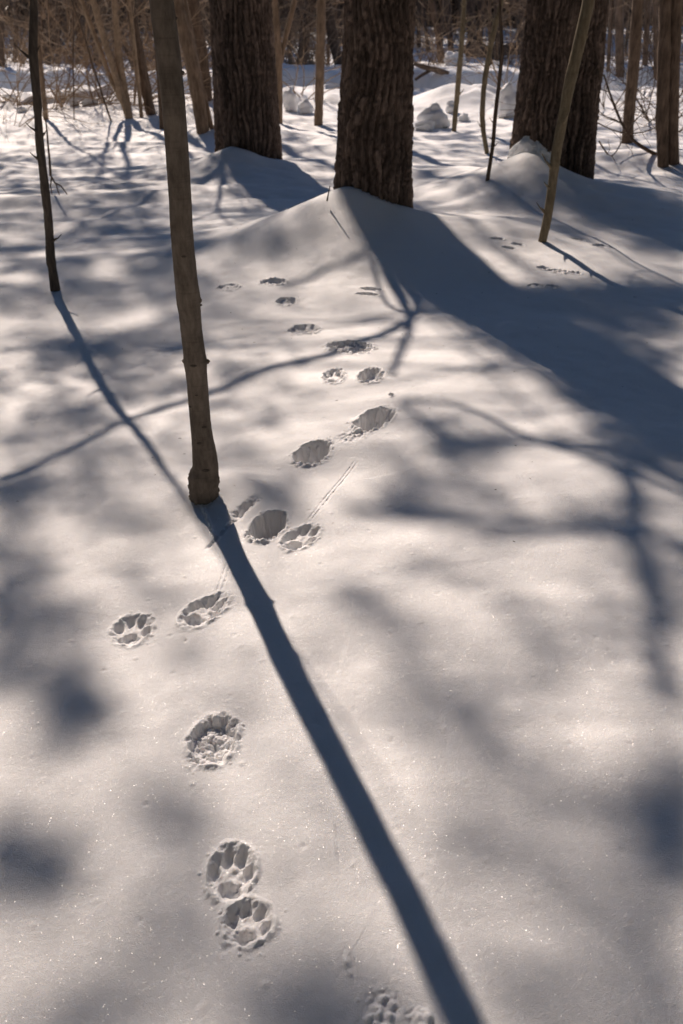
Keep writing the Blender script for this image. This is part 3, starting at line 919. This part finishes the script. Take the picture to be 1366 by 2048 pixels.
o = mbw.build('far_woodland', M_HEMLOCK, None, False)
tag(o, 'dark dense evergreen wood closing the background', 'woodland', kind='stuff')

# leafless brush under the far trees: nobody could count its shoots
rgb = np.random.default_rng(55); mbt = MB()
for k in range(360):
    Y = rgb.uniform(25.5, 50); X = rgb.uniform(-.44, .44) * Y
    if rgb.uniform() < .45: X = -abs(X)
    z = float(Hbase(np.array([X]), np.array([Y]))[0])
    for q in range(int(rgb.integers(6, 13))):
        d = np.array([rgb.normal(0, .5), rgb.normal(0, .4), 1.0]); d /= np.linalg.norm(d); pt = [np.array([X + rgb.normal(0, .25), Y + rgb.normal(0, .25), z - .05])]
        LL = rgb.uniform(.9, 2.6)
        for _ in range(5):
            d = d + rgb.normal(0, .22, 3) + np.array([0, 0, -.10]); d /= np.linalg.norm(d); pt.append(pt[-1] + d * LL / 5)
        mbt.tube(pt, np.linspace(rgb.uniform(.008, .016), .005, 6), 3)
o = mbt.build('brush_thicket', M_TWIG, None, True)
tag(o, 'tangled leafless brush under the far trees', 'brush', kind='stuff')

# shrubs: arching bare twigs at the left and right background
def shrub(px, py, label, seed, n=16, L=1.5, spread=.7, group='bare arching shrubs', m=None, r=.007):
    g = ground_hit(px, py); rg = np.random.default_rng(seed)
    root = empty('shrub', g); tag(root, label, 'shrub', group)
    for k in range(n):
        a = rg.uniform(0, 6.28); el = rg.uniform(.5, 1.4)
        d = np.array([math.cos(a) * math.cos(el) * spread * 1.6, math.sin(a) * math.cos(el) * spread, math.sin(el)]); d /= np.linalg.norm(d)
        m_ = 12; pts = [g + [rg.normal(0, .08), rg.normal(0, .08), -.1]]; dd = d.copy(); LL = L * rg.uniform(.6, 1.2)
        for _ in range(m_):
            dd = dd + rg.normal(0, .10, 3) + np.array([0, 0, -.05]); dd /= np.linalg.norm(dd); pts.append(pts[-1] + dd * LL / m_)
        mb = MB(); rr = np.linspace(r, r * .4, m_ + 1); mb.tube(pts, rr, 5)
        for _ in range(7):
            q = rg.integers(3, m_); t = pts[q + 1 if q < m_ else q] - pts[q - 1]; t /= np.linalg.norm(t)
            b = t + rg.normal(0, .5, 3); b /= np.linalg.norm(b); tp = [pts[q]]
            for _ in range(6):
                b = b + rg.normal(0, .12, 3) + np.array([0, 0, -.03]); b /= np.linalg.norm(b); tp.append(tp[-1] + b * LL * .09)
            mb.tube(tp, np.linspace(rr[q] * .6, r * .25, 7), 3)
        mb.build('branch', m or M_TWIG, root, True, root.location)
    return root
for k, (x, y, n, L, sp) in enumerate([(30, 205, 12, 2.4, 1.1), (120, 215, 16, 2.6, 1.0), (200, 205, 16, 2.6, 1.0), (268, 210, 14, 2.4, .9), (330, 200, 10, 2.2, .9),
                                     (10, 250, 8, 1.7, 1.1), (600, 190, 8, 1.8, .8), (500, 160, 10, 2.6, 1.0)]):
    shrub(x, y, ['low bare shrub at the left edge in front of the bank', 'tall tangled bare shrub right of the left sapling', 'bare twiggy shrub under the lit clump of stems', 'bare shrub right of the lit clump', 'thin shrub behind the near tree',
                 'sparse twigs reaching in from the left edge', 'small bare shrub between the left and middle pines', 'bare shrub hidden behind the left pine'][k], 200 + k, n, L, sp, r=.010 if k != 5 else .006)
for k, (x, y, n, L, sp) in enumerate([(1215, 215, 12, 2.0, 1.2), (1300, 240, 12, 2.0, 1.2), (1020, 185, 14, 1.6, .7), (880, 130, 12, 2.2, 1.2), (1345, 260, 10, 1.8, 1.0), (1010, 120, 14, 2.2, 1.2), (1240, 120, 14, 2.4, 1.2)]):
    shrub(x, y, ['bare dark shrub right of the double pine', 'tangled twigs in front of the twin-stemmed tree', 'upright whippy shoots between thin saplings and double pine', 'low brush in the far gap beside the middle pine',
                 'bare shrub at the right edge', 'brush heap left of the double pine, far back', 'brush far back right of the double pine'][k], 300 + k, n, L, sp, m=M_BROWN if k in (0, 1, 4) else M_TWIG, r=.009)

# arching broken branches right of the double pine
def px_branch(name, label, pts, Y, r0, r1, m, cat='branch', twigs=4, seed=0, taps=None):
    rg = np.random.default_rng(seed)
    Q = np.array([plane(a, b, Y) for a, b in pts]); R = np.linspace(r0, r1, len(Q))
    Q, R = smooth_line(Q, R, .08)
    mb = MB(); mb.tube(Q, R, 7, wob=.12, seed=seed)
    for _ in range(twigs):
        k = rg.integers(1, len(Q) - 1); d = Q[k] - Q[k - 1]; d /= np.linalg.norm(d); d = d + rg.normal(0, .6, 3); d /= np.linalg.norm(d)
        tp = [Q[k]]
        for _ in range(5):
            d = d + rg.normal(0, .15, 3); d /= np.linalg.norm(d); tp.append(tp[-1] + d * .09)
        mb.tube(tp, np.linspace(R[k] * .5, R[k] * .2, 6), 4)
    o = mb.build(name, m, None, True, Q[0]); tag(o, label, cat)
    return o
YB = ground_hit(1310, 308)[1]
px_branch('fallen_branch', 'dark broken branch arching down to the snow by the twin tree', [(1312, 309), (1285, 296), (1258, 275), (1240, 240), (1222, 195), (1208, 150)], YB, .022, .010, M_BROWN, seed=1)
px_branch('fallen_branch', 'thin drooping branch beside the double pine', [(1198, 282), (1215, 310), (1222, 325), (1240, 290), (1262, 245), (1300, 215)], YB - .2, .009, .006, M_BROWN, seed=2, twigs=6)
px_branch('fallen_branch', 'long thin branch lying level right of the double pine', [(1196, 246), (1225, 262), (1262, 270), (1300, 262), (1350, 236)], YB + .3, .008, .006, M_BROWN, seed=3, twigs=7)
Yf = ground_hit(870, 160)[1]
px_branch('fallen_branch', 'yellowish fallen branch sticking up beside the middle pine', [(914, 157), (890, 146), (868, 138), (846, 136), (828, 128)], Yf, .09, .03, M_TAN, seed=4, twigs=3)
px_branch('fallen_branch', 'short prop branch under the yellowish fallen branch', [(830, 160), (846, 148), (868, 138)], Yf + .05, .03, .04, M_BROWN, seed=5, twigs=1)
Yg = ground_hit(990, 118)[1]
px_branch('fallen_log', 'dark fallen log lying far back left of the double pine', [(925, 104), (960, 106), (1000, 102), (1046, 94)], Yg, .22, .16, M_FARBARK, cat='log', seed=6, twigs=8)
Yt = 4.6
# little twig stuck in the mound left of the middle pine
Yt = 6.45
px_branch('twig', 'tiny dark twig stuck in the mound left of the middle pine', [(654, 402), (654, 392), (657, 382), (660, 372)], Yt, .006, .003, M_DARKSAP, cat='twig', seed=7, twigs=0)

# ------------------------------------------------------------------ snow lumps and plastered snow
def lump(px, py, wpx_, hpx, label, seed, group='loose snow lumps in front of the bank', flat=1.0):
    g = ground_hit(px, py + hpx * .45); p = ray(px, py); dep = g[1]
    sx = wpx_ / FPX * dep * .93 / 2; sz = hpx / FPX * dep / 2
    n, m_ = 28, 18
    th = np.linspace(0, 2 * np.pi, n, endpoint=False); ph = np.linspace(-.5 * np.pi, .5 * np.pi, m_)
    PH, TH = np.meshgrid(ph, th, indexing='ij')
    d = np.stack([np.cos(PH) * np.cos(TH), np.cos(PH) * np.sin(TH), np.sin(PH)], -1)
    rr = 1 + .28 * noise(d[..., 0] * 1.7 + seed, d[..., 1] * 1.7 + d[..., 2] * 2.3, seed) + .12 * noise(d[..., 0] * 5 + seed, d[..., 2] * 5 + d[..., 1] * 4, seed + 1)
    V = d * rr[..., None] * np.array([sx, sx * .9, sz * 1.1])
    V[..., 2] += sz * .55
    i = np.arange(m_ - 1)[:, None] * n; j = np.arange(n)[None]; j2 = (j + 1) % n
    F = np.stack([i + j, i + j2, i + n + j2, i + n + j], -1).reshape(-1, 4)
    o = mesh_obj('snow_lump', V.reshape(-1, 3), F, M_SNOW, None, True, g)
    tag(o, label, 'snow lump', group)
for k, (x, y, a, b, lab) in enumerate([
        (582, 202, 30, 44, 'tall rounded snow lump between the left and middle pines'), (612, 214, 28, 26, 'smaller snow lump right of the tall one between the pines'),
        (866, 234, 58, 44, 'largest rounded snow lump right of the middle pine'), (850, 250, 40, 18, 'low snow lump at the foot of the largest one'),
        (903, 216, 24, 22, 'small snow lump just behind the straight thin sapling'), (928, 233, 20, 16, 'tiny snow lump right of the straight thin sapling'),
        (45, 218, 20, 12, 'flat snow block lying near the left edge'), (180, 200, 30, 18, 'snow lump on the bank left of the lit clump'), (118, 190, 16, 18, 'upright snow block on the left bank'),
        (20, 195, 24, 14, 'snow lump on the bank at the left edge'), (1012, 205, 46, 60, 'broad snow heap between thin saplings and double pine'), (1225, 170, 40, 26, 'snow lump behind the branches right of the double pine'),
        (910, 118, 40, 26, 'snow heap far back behind the fallen branch'), (150, 205, 18, 12, 'small snow lump right of the upright block')]):
    lump(x, y, a, b, lab, 400 + k)

def plaster(name, label, pine_key, stem, th0, th1, z0, z1, seed, thick=.03):
    """thin uneven snow stuck to the foot of a trunk"""
    root, axes = PINES[pine_key]; ax = axes[stem]
    n, m_ = 60, 40
    A = np.linspace(th0, th1, n); Zs = np.linspace(0, 1, m_)
    V = []; 
    AA, ZZ = np.meshgrid(A, Zs, indexing='ij')
    topz = z0 + (z1 - z0) * (np.sin(np.pi * np.clip((AA - th0) / (th1 - th0), 0, 1)) ** .6) * (.85 + .18 * noise(AA * 2.5, AA * 0, seed))
    z = z0 - .25 + (topz - z0 + .25) * ZZ
    c = np.array([ax(0.3)]); base_r = PINE_R[pine_key][stem]
    taper = sst(0, .18, ZZ) * sst(1.0, .90, ZZ) * np.sin(np.pi * np.clip((AA - th0) / (th1 - th0), 0, 1)) ** .4
    rr = base_r + (thick * (1.2 - .5 * ZZ) + .02 * fbm(AA * 4, z * 9, seed, 3) + .012 * noise(AA * 16, z * 30, seed + 4)) * taper - .02 * (1 - taper)
    cx_ = np.array([[ax(zz_)[0] for zz_ in row] for row in z]); cy_ = np.array([[ax(zz_)[1] for zz_ in row] for row in z])
    V = np.stack([cx_ + rr * np.cos(AA), cy_ + rr * np.sin(AA), z], -1)
    i = np.arange(n - 1)[:, None] * m_; j = np.arange(m_ - 1)[None]
    F = np.stack([i + j, i + m_ + j, i + m_ + j + 1, i + j + 1], -1).reshape(-1, 4)
    o = mesh_obj(name, V.reshape(-1, 3) - root.location, F, M_SNOW, None, True, root.location)
    tag(o, label, 'snow patch', 'snow stuck to the feet of the pines')
PINE_R = {'M': [wpx(150, YM, 380) / 2 * 1.03], 'L': [wpx(130, YL, 300) / 2 * 1.03], 'R': [wpx(104, YR, 300) / 2 * 1.06, wpx(76, YR, 320) / 2]}
plaster('snow_patch', 'snow plastered high on the foot of the double-stemmed pine', 'R', 0, math.radians(172), math.radians(305), .26, .53, 501, .06)

# ------------------------------------------------------------------ pine crowns: boughs and needle clumps, placed where their shade falls
TANEL = math.tan(SUN_EL); SH = np.array([math.sin(SUN_AZ), math.cos(SUN_AZ)])
SHADE = {  # how sunlit the snow is (0 deep shade .. 9 full sun) read along rows of the photograph, 14 columns
    240: '99888 889 888888', 270: '88676 778 767677', 300: '76678 667 756567', 325: '56576 256 668568', 350: '65466 255 555447', 375: '34367 255 865313',
    400: '64466 255 874213', 430: '43265 466 276411', 455: '53256 474 267630', 480: '53224 485 059481', 500: '33424 585 079764', 525: '43535 686 099656',
    560: '43444 677 788422', 590: '33444 668 701201', 620: '54556 768 820013', 650: '63536 776 793006', 690: '31236 787 887005', 730: '74457 889 988402',
    770: '86568 899 999822', 810: '85688 788 878942', 850: '53678 797 546862', 890: '54777 899 625762', 930: '46887 886 358878', 980: '34666 376 247757',
    1030: '56667 676 455536', 1080: '58887 888 667864', 1120: '47688 898 579983', 1160: '37688 887 679983', 1200: '28777 885 688864', 1240: '38888 886 788675',
    1290: '56888 778 687565', 1340: '54786 888 667774', 1390: '72776 888 645884', 1430: '73668 887 535886', 1480: '66768 988 755786', 1530: '89867 888 875663',
    1580: '79847 889 986541', 1620: '68847 779 977751', 1660: '36867 778 957731', 1700: '14777 667 844542', 1750: '45777 778 765664', 1800: '89846 777 777435',
    1850: '89855 788 776444', 1900: '88655 588 766542', 1950: '67577 367 776542', 1990: '53588 224 676653', 2035: '63478 311 456542', 2100: '63478 311 456542'}
ODT = [[0,0,0,0,0,0,0,0,1,1,0,0,1,0], [0,0,0,0,0,0,0,0,2,5,0,3,0,0], [0,2,0,1,0,7,0,0,0,9,8,9,3,2], [6,0,1,0,0,0,7,0,0,0,0,4,0,0], [6,4,6,0,0,0,0,3,7,11,5,3,8,0], [5,6,16,0,0,0,0,3,0,6,0,0,30,22], [3,0,0,4,5,0,0,4,0,0,0,14,30,0], [3,6,22,2,0,10,0,0,14,0,2,7,30,30], [4,9,27,0,1,2,0,0,0,0,6,0,9,42], [0,15,30,45,1,6,0,0,42,0,0,41,0,30], [25,7,0,17,34,14,0,0,42,0,0,0,12,19], [6,7,17,42,21,6,0,0,42,0,0,0,1,11], [10,35,29,9,8,1,0,0,0,0,0,7,4,6], [15,7,0,8,13,10,10,0,0,42,30,0,45,30], [4,1,17,9,11,3,11,0,0,0,42,45,45,22], [2,22,8,12,4,1,2,5,0,0,0,42,45,0], [3,36,21,22,1,2,0,0,0,0,0,42,42,0], [1,13,14,2,4,0,0,0,0,0,0,0,42,21], [1,6,14,8,0,1,0,0,0,0,0,0,0,0], [0,10,0,0,2,5,1,0,0,0,0,0,0,0], [11,23,0,4,0,2,0,2,6,9,0,0,0,0], [13,13,2,3,0,0,0,0,0,24,5,0,0,0], [0,7,0,0,4,0,0,0,11,0,0,0,0,0], [24,17,3,0,0,22,0,0,30,18,1,1,0,0], [6,7,7,6,0,10,0,2,0,0,0,0,11,0], [9,0,0,0,0,0,0,0,0,3,4,0,1,0], [14,3,3,0,0,0,0,0,11,0,0,0,0,13], [20,0,7,0,0,0,1,0,0,4,0,0,0,5], [29,0,0,1,1,0,0,14,7,0,0,0,7,7], [20,0,0,0,0,0,0,7,1,0,0,0,0,0], [5,1,0,0,0,0,2,0,7,0,2,5,4,0], [19,3,0,0,4,0,0,0,6,3,0,0,0,0], [0,38,0,0,14,0,0,0,0,7,9,0,0,0], [0,36,1,9,0,0,0,3,13,29,6,0,0,5], [10,6,1,10,0,0,0,0,2,19,14,0,0,2], [0,0,0,0,0,0,0,0,0,2,6,0,0,17], [2,0,0,13,0,0,0,0,0,0,9,16,2,45], [0,0,0,31,0,0,2,0,0,0,0,0,0,45], [21,0,0,8,0,0,0,0,0,20,0,0,5,45], [45,11,0,0,0,11,12,0,0,18,15,1,3,36], [18,20,1,0,0,0,1,0,0,1,2,0,0,11], [0,0,0,19,0,2,0,0,0,2,0,26,35,0], [4,0,0,4,5,0,0,0,0,1,0,18,0,0], [0,0,2,15,20,0,0,0,0,10,0,3,4,33], [1,0,3,0,0,18,0,0,0,0,5,4,0,25], [15,26,0,0,0,38,11,0,0,0,10,0,0,2], [0,23,18,4,0,23,45,45,36,0,10,15,10,45], [23,45,45,16,5,45,45,45,45,0,10,38,45,45]]
STROKES = [  # pixel polyline, thickness m, distance along the sunbeam (m)
    ([(850, 622), (815, 640), (760, 668), (690, 700), (600, 725), (500, 748), (440, 782), (370, 806), (300, 816), (262, 835), (190, 870), (110, 915), (0, 955)], .050, 4.6),
    ([(832, 632), (790, 628), (765, 600), (752, 560), (745, 522)], .034, 4.0),
    ([(826, 638), (806, 690), (782, 748)], .050, 4.4),
    ([(1245, 900), (1150, 888), (1050, 874), (960, 900), (900, 893), (850, 846), (800, 806)], .060, 7.6),
    ([(1240, 900), (1262, 985), (1276, 1060), (1292, 1160), (1318, 1280), (1330, 1400)], .080, 7.6),
    ([(1272, 1045), (1180, 1060), (1050, 1050), (900, 1046), (700, 1010)], .075, 9.5),
    ([(1000, 850), (940, 812), (880, 796), (800, 800)], .04, 7.0),
    ([(770, 505), (720, 508), (690, 525), (640, 548), (560, 572)], .040, 5.0),
]
CROWN = {'M': (np.array([0.24, YM]), 2.9), 'L': (np.array([-1.03, YL]), 2.4), 'R': (np.array([2.0, YR]), 2.6), 'J': (JLINES[0][0][:, :2].mean(0), 4.0)}
JP = JLINES[0][0]
PINES['J'] = (JROOT, [lambda z: np.array([np.interp(z, JP[:, 2], JP[:, 0]), np.interp(z, JP[:, 2], JP[:, 1]), z])])
rg = np.random.default_rng(9)
needles = {k: MB() for k in CROWN}
limbs = []
def trunk_at(k, z):
    ax = PINES[k][1][0]
    return ax(z)
def tuft(k, pts, rgx, size=.11, width=.0075):
    n = len(pts); nb = 9; size = np.repeat(np.broadcast_to(size, n), nb); width = np.repeat(np.broadcast_to(width, n), nb)
    C = np.repeat(pts, nb, 0); D = rgx.normal(size=(n * nb, 3)); D[:, 2] = D[:, 2] * .6 + .3; D /= np.linalg.norm(D, axis=1)[:, None]
    Lh = rgx.uniform(.7, 1.2, n * nb) * size
    needles[k].add(*needle_quads(C + D * Lh[:, None] * .45, D, Lh, width, rgx))
def limb(k, P, r0, r1, sides=6, name='limb'):
    mb = MB(); mb.tube(P, np.linspace(r0, r1, len(P)), sides, wob=.15, seed=int(rg.integers(1000)))
    root = PINES[k][0]
    return mb.build(name, M_PINE, root, True, root.location)
rows = sorted(SHADE); vals = np.array([[int(c) for c in SHADE[r].replace(' ', '')] for r in rows], float)
vis = np.clip(((60 + vals / 9 * 175) / 255) ** 2.2 - .042, .018, .80) / .80
od = -np.log(vis) * 1.1
if ODT is not None: od = np.array(ODT, float) / 10
colx = 49 + 97.6 * np.arange(14)
gy = np.concatenate([np.arange(236, 700, 6), np.arange(700, 2100, 14)]).astype(float)
gx = np.arange(-20, 1390, 14).astype(float)
OD = np.stack([np.interp(gx, colx, r) for r in od]); OD = np.stack([np.interp(gy, rows, OD[:, k]) for k in range(len(gx))], -1)
GX, GY = np.meshgrid(gx, gy)
G = ground_grid(GX, GY)
def spot(x, y, rx, ry): return np.exp(-((GX - x) / rx) ** 2 - ((GY - y) / ry) ** 2)
OD = OD + .04 * sst(820, 1000, GY) + .45 * sst(700, 420, GX) * sst(520, 560, GY) * sst(1000, 800, GY) + .40 * sst(640, 400, GX) * sst(300, 340, GY) * sst(560, 520, GY)
OD = OD + .18 * sst(800, 1000, GY) * np.maximum(noise(G[..., 0] / .21, G[..., 1] / .27, 188) + .1, 0)
OD = OD + 3.6 * spot(1215, 838, 36, 30) + 2.6 * spot(1140, 780, 30, 22) + 4.0 * spot(1275, 868, 56, 32) + 4.0 * spot(1345, 895, 56, 30)
OD = OD + .22 * sst(230, 260, GY) * sst(540, 500, GY)
OD = OD + .8 * sst(940, 1020, GX) * sst(350, 380, GY) * sst(480, 455, GY)
OD = OD * np.where(GY > 900, 1.3, 1.05) + 2.6 * sst(900, 960, GX) * sst(572, 592, GY) * sst(668, 636, GY) + 2.0 * sst(1140, 1200, GX) * sst(560, 585, GY) * sst(700, 640, GY)
stepy = np.gradient(gy)[:, None]
area = np.abs(np.gradient(G[..., 0], axis=1) * np.gradient(G[..., 1], axis=0))
area = np.minimum(area, .25)
nearf = sst(5.6, 4.4, G[..., 1])
OD = OD * (nearf * np.clip(1 + .25 * noise(G[..., 0] / .2, G[..., 1] / .26, 88), .3, 2)
           + (1 - nearf) * np.clip(1 + 1.0 * noise(G[..., 0] / .75, G[..., 1] / .17, 89) + .45 * noise(G[..., 0] / .3, G[..., 1] / .12, 90), .1, 3.0))
TUFT_A = np.where(G[..., 1] < 4.6, .00150, .0031)
N_ = rg.poisson(np.clip(OD * area * math.sin(SUN_EL) / TUFT_A, 0, 60))
idx = np.repeat(np.arange(N_.size), N_.ravel())
base = G.reshape(-1, 3)[idx] + np.stack([rg.uniform(-.5, .5, len(idx)) * np.abs(np.gradient(G[..., 0], axis=1)).ravel()[idx],
                                         rg.uniform(-.5, .5, len(idx)) * np.abs(np.gradient(G[..., 1], axis=0)).ravel()[idx], np.zeros(len(idx))], -1)
keysC = list(CROWN); cost = []
for k in keysC:
    c, zmin = CROWN[k]
    s_ = (c[None] - base[:, :2]) @ SH; perp = np.abs((c[None] - base[:, :2]) @ np.array([SH[1], -SH[0]]))
    z = s_ * TANEL + base[:, 2]
    cost.append(perp + 6.0 * np.maximum(0, zmin - z) + .25 * np.maximum(0, z - (13 if k == 'J' else 9)) + (.3 if k == 'R' else (-1.0 + 5 * sst(5.0, 3.6, base[:, 1])) if k == 'J' else 1.6 * sst(3.4, 2.4, base[:, 1]) if k == 'M' else 0) + .5 * noise(base[:, 0] / .5, base[:, 1] / .5, 91 + ord(k)))
pick = np.argmin(np.array(cost), 0)
for q, k in enumerate(keysC):
    m = pick == q
    if not m.any(): continue
    c, zmin = CROWN[k]; b = base[m]
    s_ = np.maximum((c[None] - b[:, :2]) @ SH, 0)
    # boughs stand in whorls: heights gather around levels half a metre apart
    lev = .45 * noise(b[:, 0] / .45, b[:, 1] / .6, 93) + rg.normal(0, .12, len(b))
    s_ = np.maximum(s_ + lev, (zmin - b[:, 2]) / TANEL + np.abs(lev))
    b = b + np.stack([rg.normal(0, .022, len(b)), rg.normal(0, .03, len(b)), np.zeros(len(b))], -1)
    pts = b + (s_ / math.cos(SUN_EL))[:, None] * S[None]
    tuft(k, pts, rg, np.where(b[:, 1] < 4.6, .075, .11), np.where(b[:, 1] < 4.6, .0055, .0075))
    cell = np.floor(pts / np.array([.7, .9, .55])).astype(int)
    _, inv, cnt = np.unique(cell, axis=0, return_inverse=True, return_counts=True)
    inv = inv.ravel()
    for u_ in np.argsort(-cnt)[:60]:
        if cnt[u_] < 14: break
        cc = pts[inv == u_].mean(0); tr = trunk_at(k, max(cc[2] + rg.uniform(-.2, .6), 2.0))
        L_ = np.linalg.norm(cc - tr)
        if L_ > 5: continue
        mid = .5 * (cc + tr) + np.array([0, 0, -.05 * L_]) + rg.normal(0, .06 * L_, 3); w_ = np.linspace(0, 1, 9)[:, None]
        limb(k, (1 - w_) ** 2 * tr + 2 * w_ * (1 - w_) * mid + w_ ** 2 * cc + rg.normal(0, .015, (9, 3)), .008 + .003 * L_, .004, 5)
for pts, th_, t in STROKES:
    G = np.array([ground_hit(*p) for p in pts])
    Q = G + t * S[None]
    k = 'R' if G[0][0] > 2.0 and G[0][1] > 6 else ('L' if G[0][0] < .6 else 'M')
    tr = trunk_at(k, Q[0][2] - .3)
    A = np.linspace(0, 1, 6)[:-1, None]
    conn = tr * (1 - A) + Q[0] * A
    if np.linalg.norm(conn[0] - Q[0]) < 6:
        Q2 = np.vstack([conn, Q])
    else: Q2 = Q
    Q2, R2 = smooth_line(Q2, np.linspace(th_ * .62, th_ * .34, len(Q2)), .12)
    mb = MB(); mb.tube(Q2, R2, 7, wob=.15, seed=3)
    root = PINES[k][0]
    mb.build('limb', M_PINE, root, True, root.location)
# the crowns go on above and behind: whorls of boughs whose shade falls clear of the near snow
def in_view(g):
    d = g - np.array([0, 0, CAMH]); c, s = math.cos(PITCH), math.sin(PITCH)
    dep = d[1] * c - d[2] * s; up = d[1] * s + d[2] * c
    if dep < .2: return False
    x = CX + FPX * d[0] / dep; y = CY - FPX * up / dep
    return -60 < x < 1426 and -40 < y < 2110
for k, (c, zmin) in CROWN.items():
    for q in range(60):
        z = rg.uniform(4, 12.6); a = rg.uniform(0, 6.28); L_ = rg.uniform(.8, 2.6) * (1 - .5 * (z - 4) / 9)
        tr = trunk_at(k, z); tip = tr + np.array([math.cos(a) * L_, math.sin(a) * L_, L_ * rg.uniform(-.05, .25)])
        if any(in_view(p - S * (p[2] / S[2])) for p in (tip, .4 * tr + .6 * tip)): continue
        w_ = np.linspace(0, 1, 6)[:, None]
        limb(k, tr * (1 - w_) + tip * w_, .03, .008, 5)
        m_ = 26
        pts = tr * (1 - (u_ := rg.uniform(.45, 1.05, (m_, 1)))) + tip * u_ + rg.normal(0, .16, (m_, 3))
        tuft(k, pts, rg, .14)
for k in needles:
    root = PINES[k][0]
    needles[k].build('crown', M_NEEDLE, root, False, root.location)

# ------------------------------------------------------------------ the wood goes on unseen: pines added round the camera to hold back skylight
def wood_pine(seed):
    rgx = np.random.default_rng(seed)
    P = np.stack([np.zeros(16), np.zeros(16), np.linspace(-.5, 15, 16)], -1); P[:, :2] += rgx.normal(0, .04, (16, 2))
    t = MB(); t.tube(P, np.linspace(.24, .05, 16), 12, wob=.12, seed=seed)
    c = MB()
    n = 3600
    zz = 3.0 + 12.5 * rgx.uniform(0, 1, n) ** 1.1
    br = np.floor(zz / .55); aa = rgx.uniform(0, 6.28, n); aa = np.round(aa / 1.05 + _hash(br, br * 0, seed)) * 1.05 + br * .7 + rgx.normal(0, .16, n)
    R_ = 3.3 * np.clip(1.05 - (zz - 3) / 13.5, .08, 1) * np.sqrt(rgx.uniform(.02, 1, n))
    C = np.stack([R_ * np.cos(aa), R_ * np.sin(aa), br * .55 + .3 + .12 * R_ + rgx.normal(0, .10, n)], -1)
    D = np.stack([np.cos(aa), np.sin(aa), rgx.uniform(-.3, .5, n)], -1) + rgx.normal(0, .4, (n, 3)); D /= np.linalg.norm(D, axis=1)[:, None]
    c.add(*needle_quads(C, D, rgx.uniform(.3, .55, n), rgx.uniform(.08, .2, n), rgx))
    lb = MB()
    for b_ in range(5, 27):
        for q in range(6):
            a = q * 1.05 + b_ * .7; L_ = 3.0 * max(1.05 - (b_ * .55 - 3) / 13.5, .1)
            lb.tube([np.array([0, 0, b_ * .55 + .2]), np.array([.6 * L_ * math.cos(a), .6 * L_ * math.sin(a), b_ * .55 + .25 + .07 * L_]), np.array([L_ * math.cos(a), L_ * math.sin(a), b_ * .55 + .3 + .12 * L_])], [.03, .02, .008], 4)
    return (mesh_data('trunk', np.vstack(t.v), np.vstack(t.f), M_BROWN), mesh_data('crown', np.vstack(c.v), np.vstack(c.f), M_NEEDLE, False), mesh_data('limb_whorls', np.vstack(lb.v), np.vstack(lb.f), M_BROWN))
WP = [wood_pine(s) for s in (71, 72)]
spots = []
rgw = np.random.default_rng(31)
for q in range(900):
    x, y = rgw.uniform(-22, 22), rgw.uniform(-20, 17)
    if abs(x) < .40 * max(y, 0) + 3.6 and y > -2.2: continue          # the open glade in view
    if math.hypot(x, y) < 2.6: continue
    # keep the sunbeam lane to the snow in view open
    lane = any(abs((x - gx_) * SH[1] - (y - gy_) * SH[0]) < 3.6 and (x - gx_) * SH[0] + (y - gy_) * SH[1] > -2.5 for gx_, gy_ in ((-.8, 1), (1, 1), (-2.2, 5), (2.2, 5), (-3.6, 9), (4, 9), (-5, 14), (5.5, 14)))
    if lane: continue
    if any(math.hypot(x - a, y - b) < 3.0 for a, b in spots): continue
    spots.append((x, y))
for k, (x, y) in enumerate(spots):
    r = empty('pine_tree', (x, y, float(Hbase(np.array([x]), np.array([y]))[0]))); tag(r, 'tall unseen pine added beside and behind the viewpoint to dim the sky', 'tree', 'pines around the viewpoint')
    r.rotation_euler = (0, 0, rgw.uniform(0, 6.28)); sc_ = rgw.uniform(.85, 1.25); r.scale = (sc_, sc_, sc_)
    for nm, me in zip(('trunk', 'crown', 'limb_whorls'), WP[k % 2]):
        o = bpy.data.objects.new(nm, me); COL.objects.link(o); o.parent = r
for k in range(9):
    y = 41 + (k % 7) * 1.6 + rgw.uniform(-.6, .6); x = -17 + 31 * ((k * .618) % 1) + rgw.uniform(-.5, .5)
    r = empty('pine_tree', (x, y, float(Hbase(np.array([x]), np.array([y]))[0]))); tag(r, 'tall straight pine trunk standing in the far wood', 'tree', 'far pines')
    r.rotation_euler = (0, 0, rgw.uniform(0, 6.28)); sc_ = rgw.uniform(.8, 1.15); r.scale = (sc_ * .9, sc_ * .9, sc_)
    for nm, me in zip(('trunk', 'crown', 'limb_whorls'), WP[k % 2]):
        o = bpy.data.objects.new(nm, me); COL.objects.link(o); o.parent = r

# ------------------------------------------------------------------ litter on the snow: scattered needles, bark flakes
rg = np.random.default_rng(21)
mbl = MB()
C = []
for _ in range(320):
    x, y = rg.uniform(20, 1346), rg.uniform(300, 1100) if rg.uniform() < .3 else rg.uniform(300, 700)
    g = ground_hit(x, y); C.append([g[0], g[1], float(Hfull(g[0:1], g[1:2])[0]) + .0012])
C = np.array(C); a = rg.uniform(0, 6.28, len(C))
D = np.stack([np.cos(a), np.sin(a), rg.uniform(-.1, .2, len(C))], -1)
V, F = needle_quads(C, D, rg.uniform(.003, .012, len(C)), rg.uniform(.001, .002, len(C)), rg)
mbl.add(V, F)
o = mbl.build('forest_litter', M_BROWN, None, False)
tag(o, 'scattered needles and bark flakes on the snow', 'litter', kind='stuff')
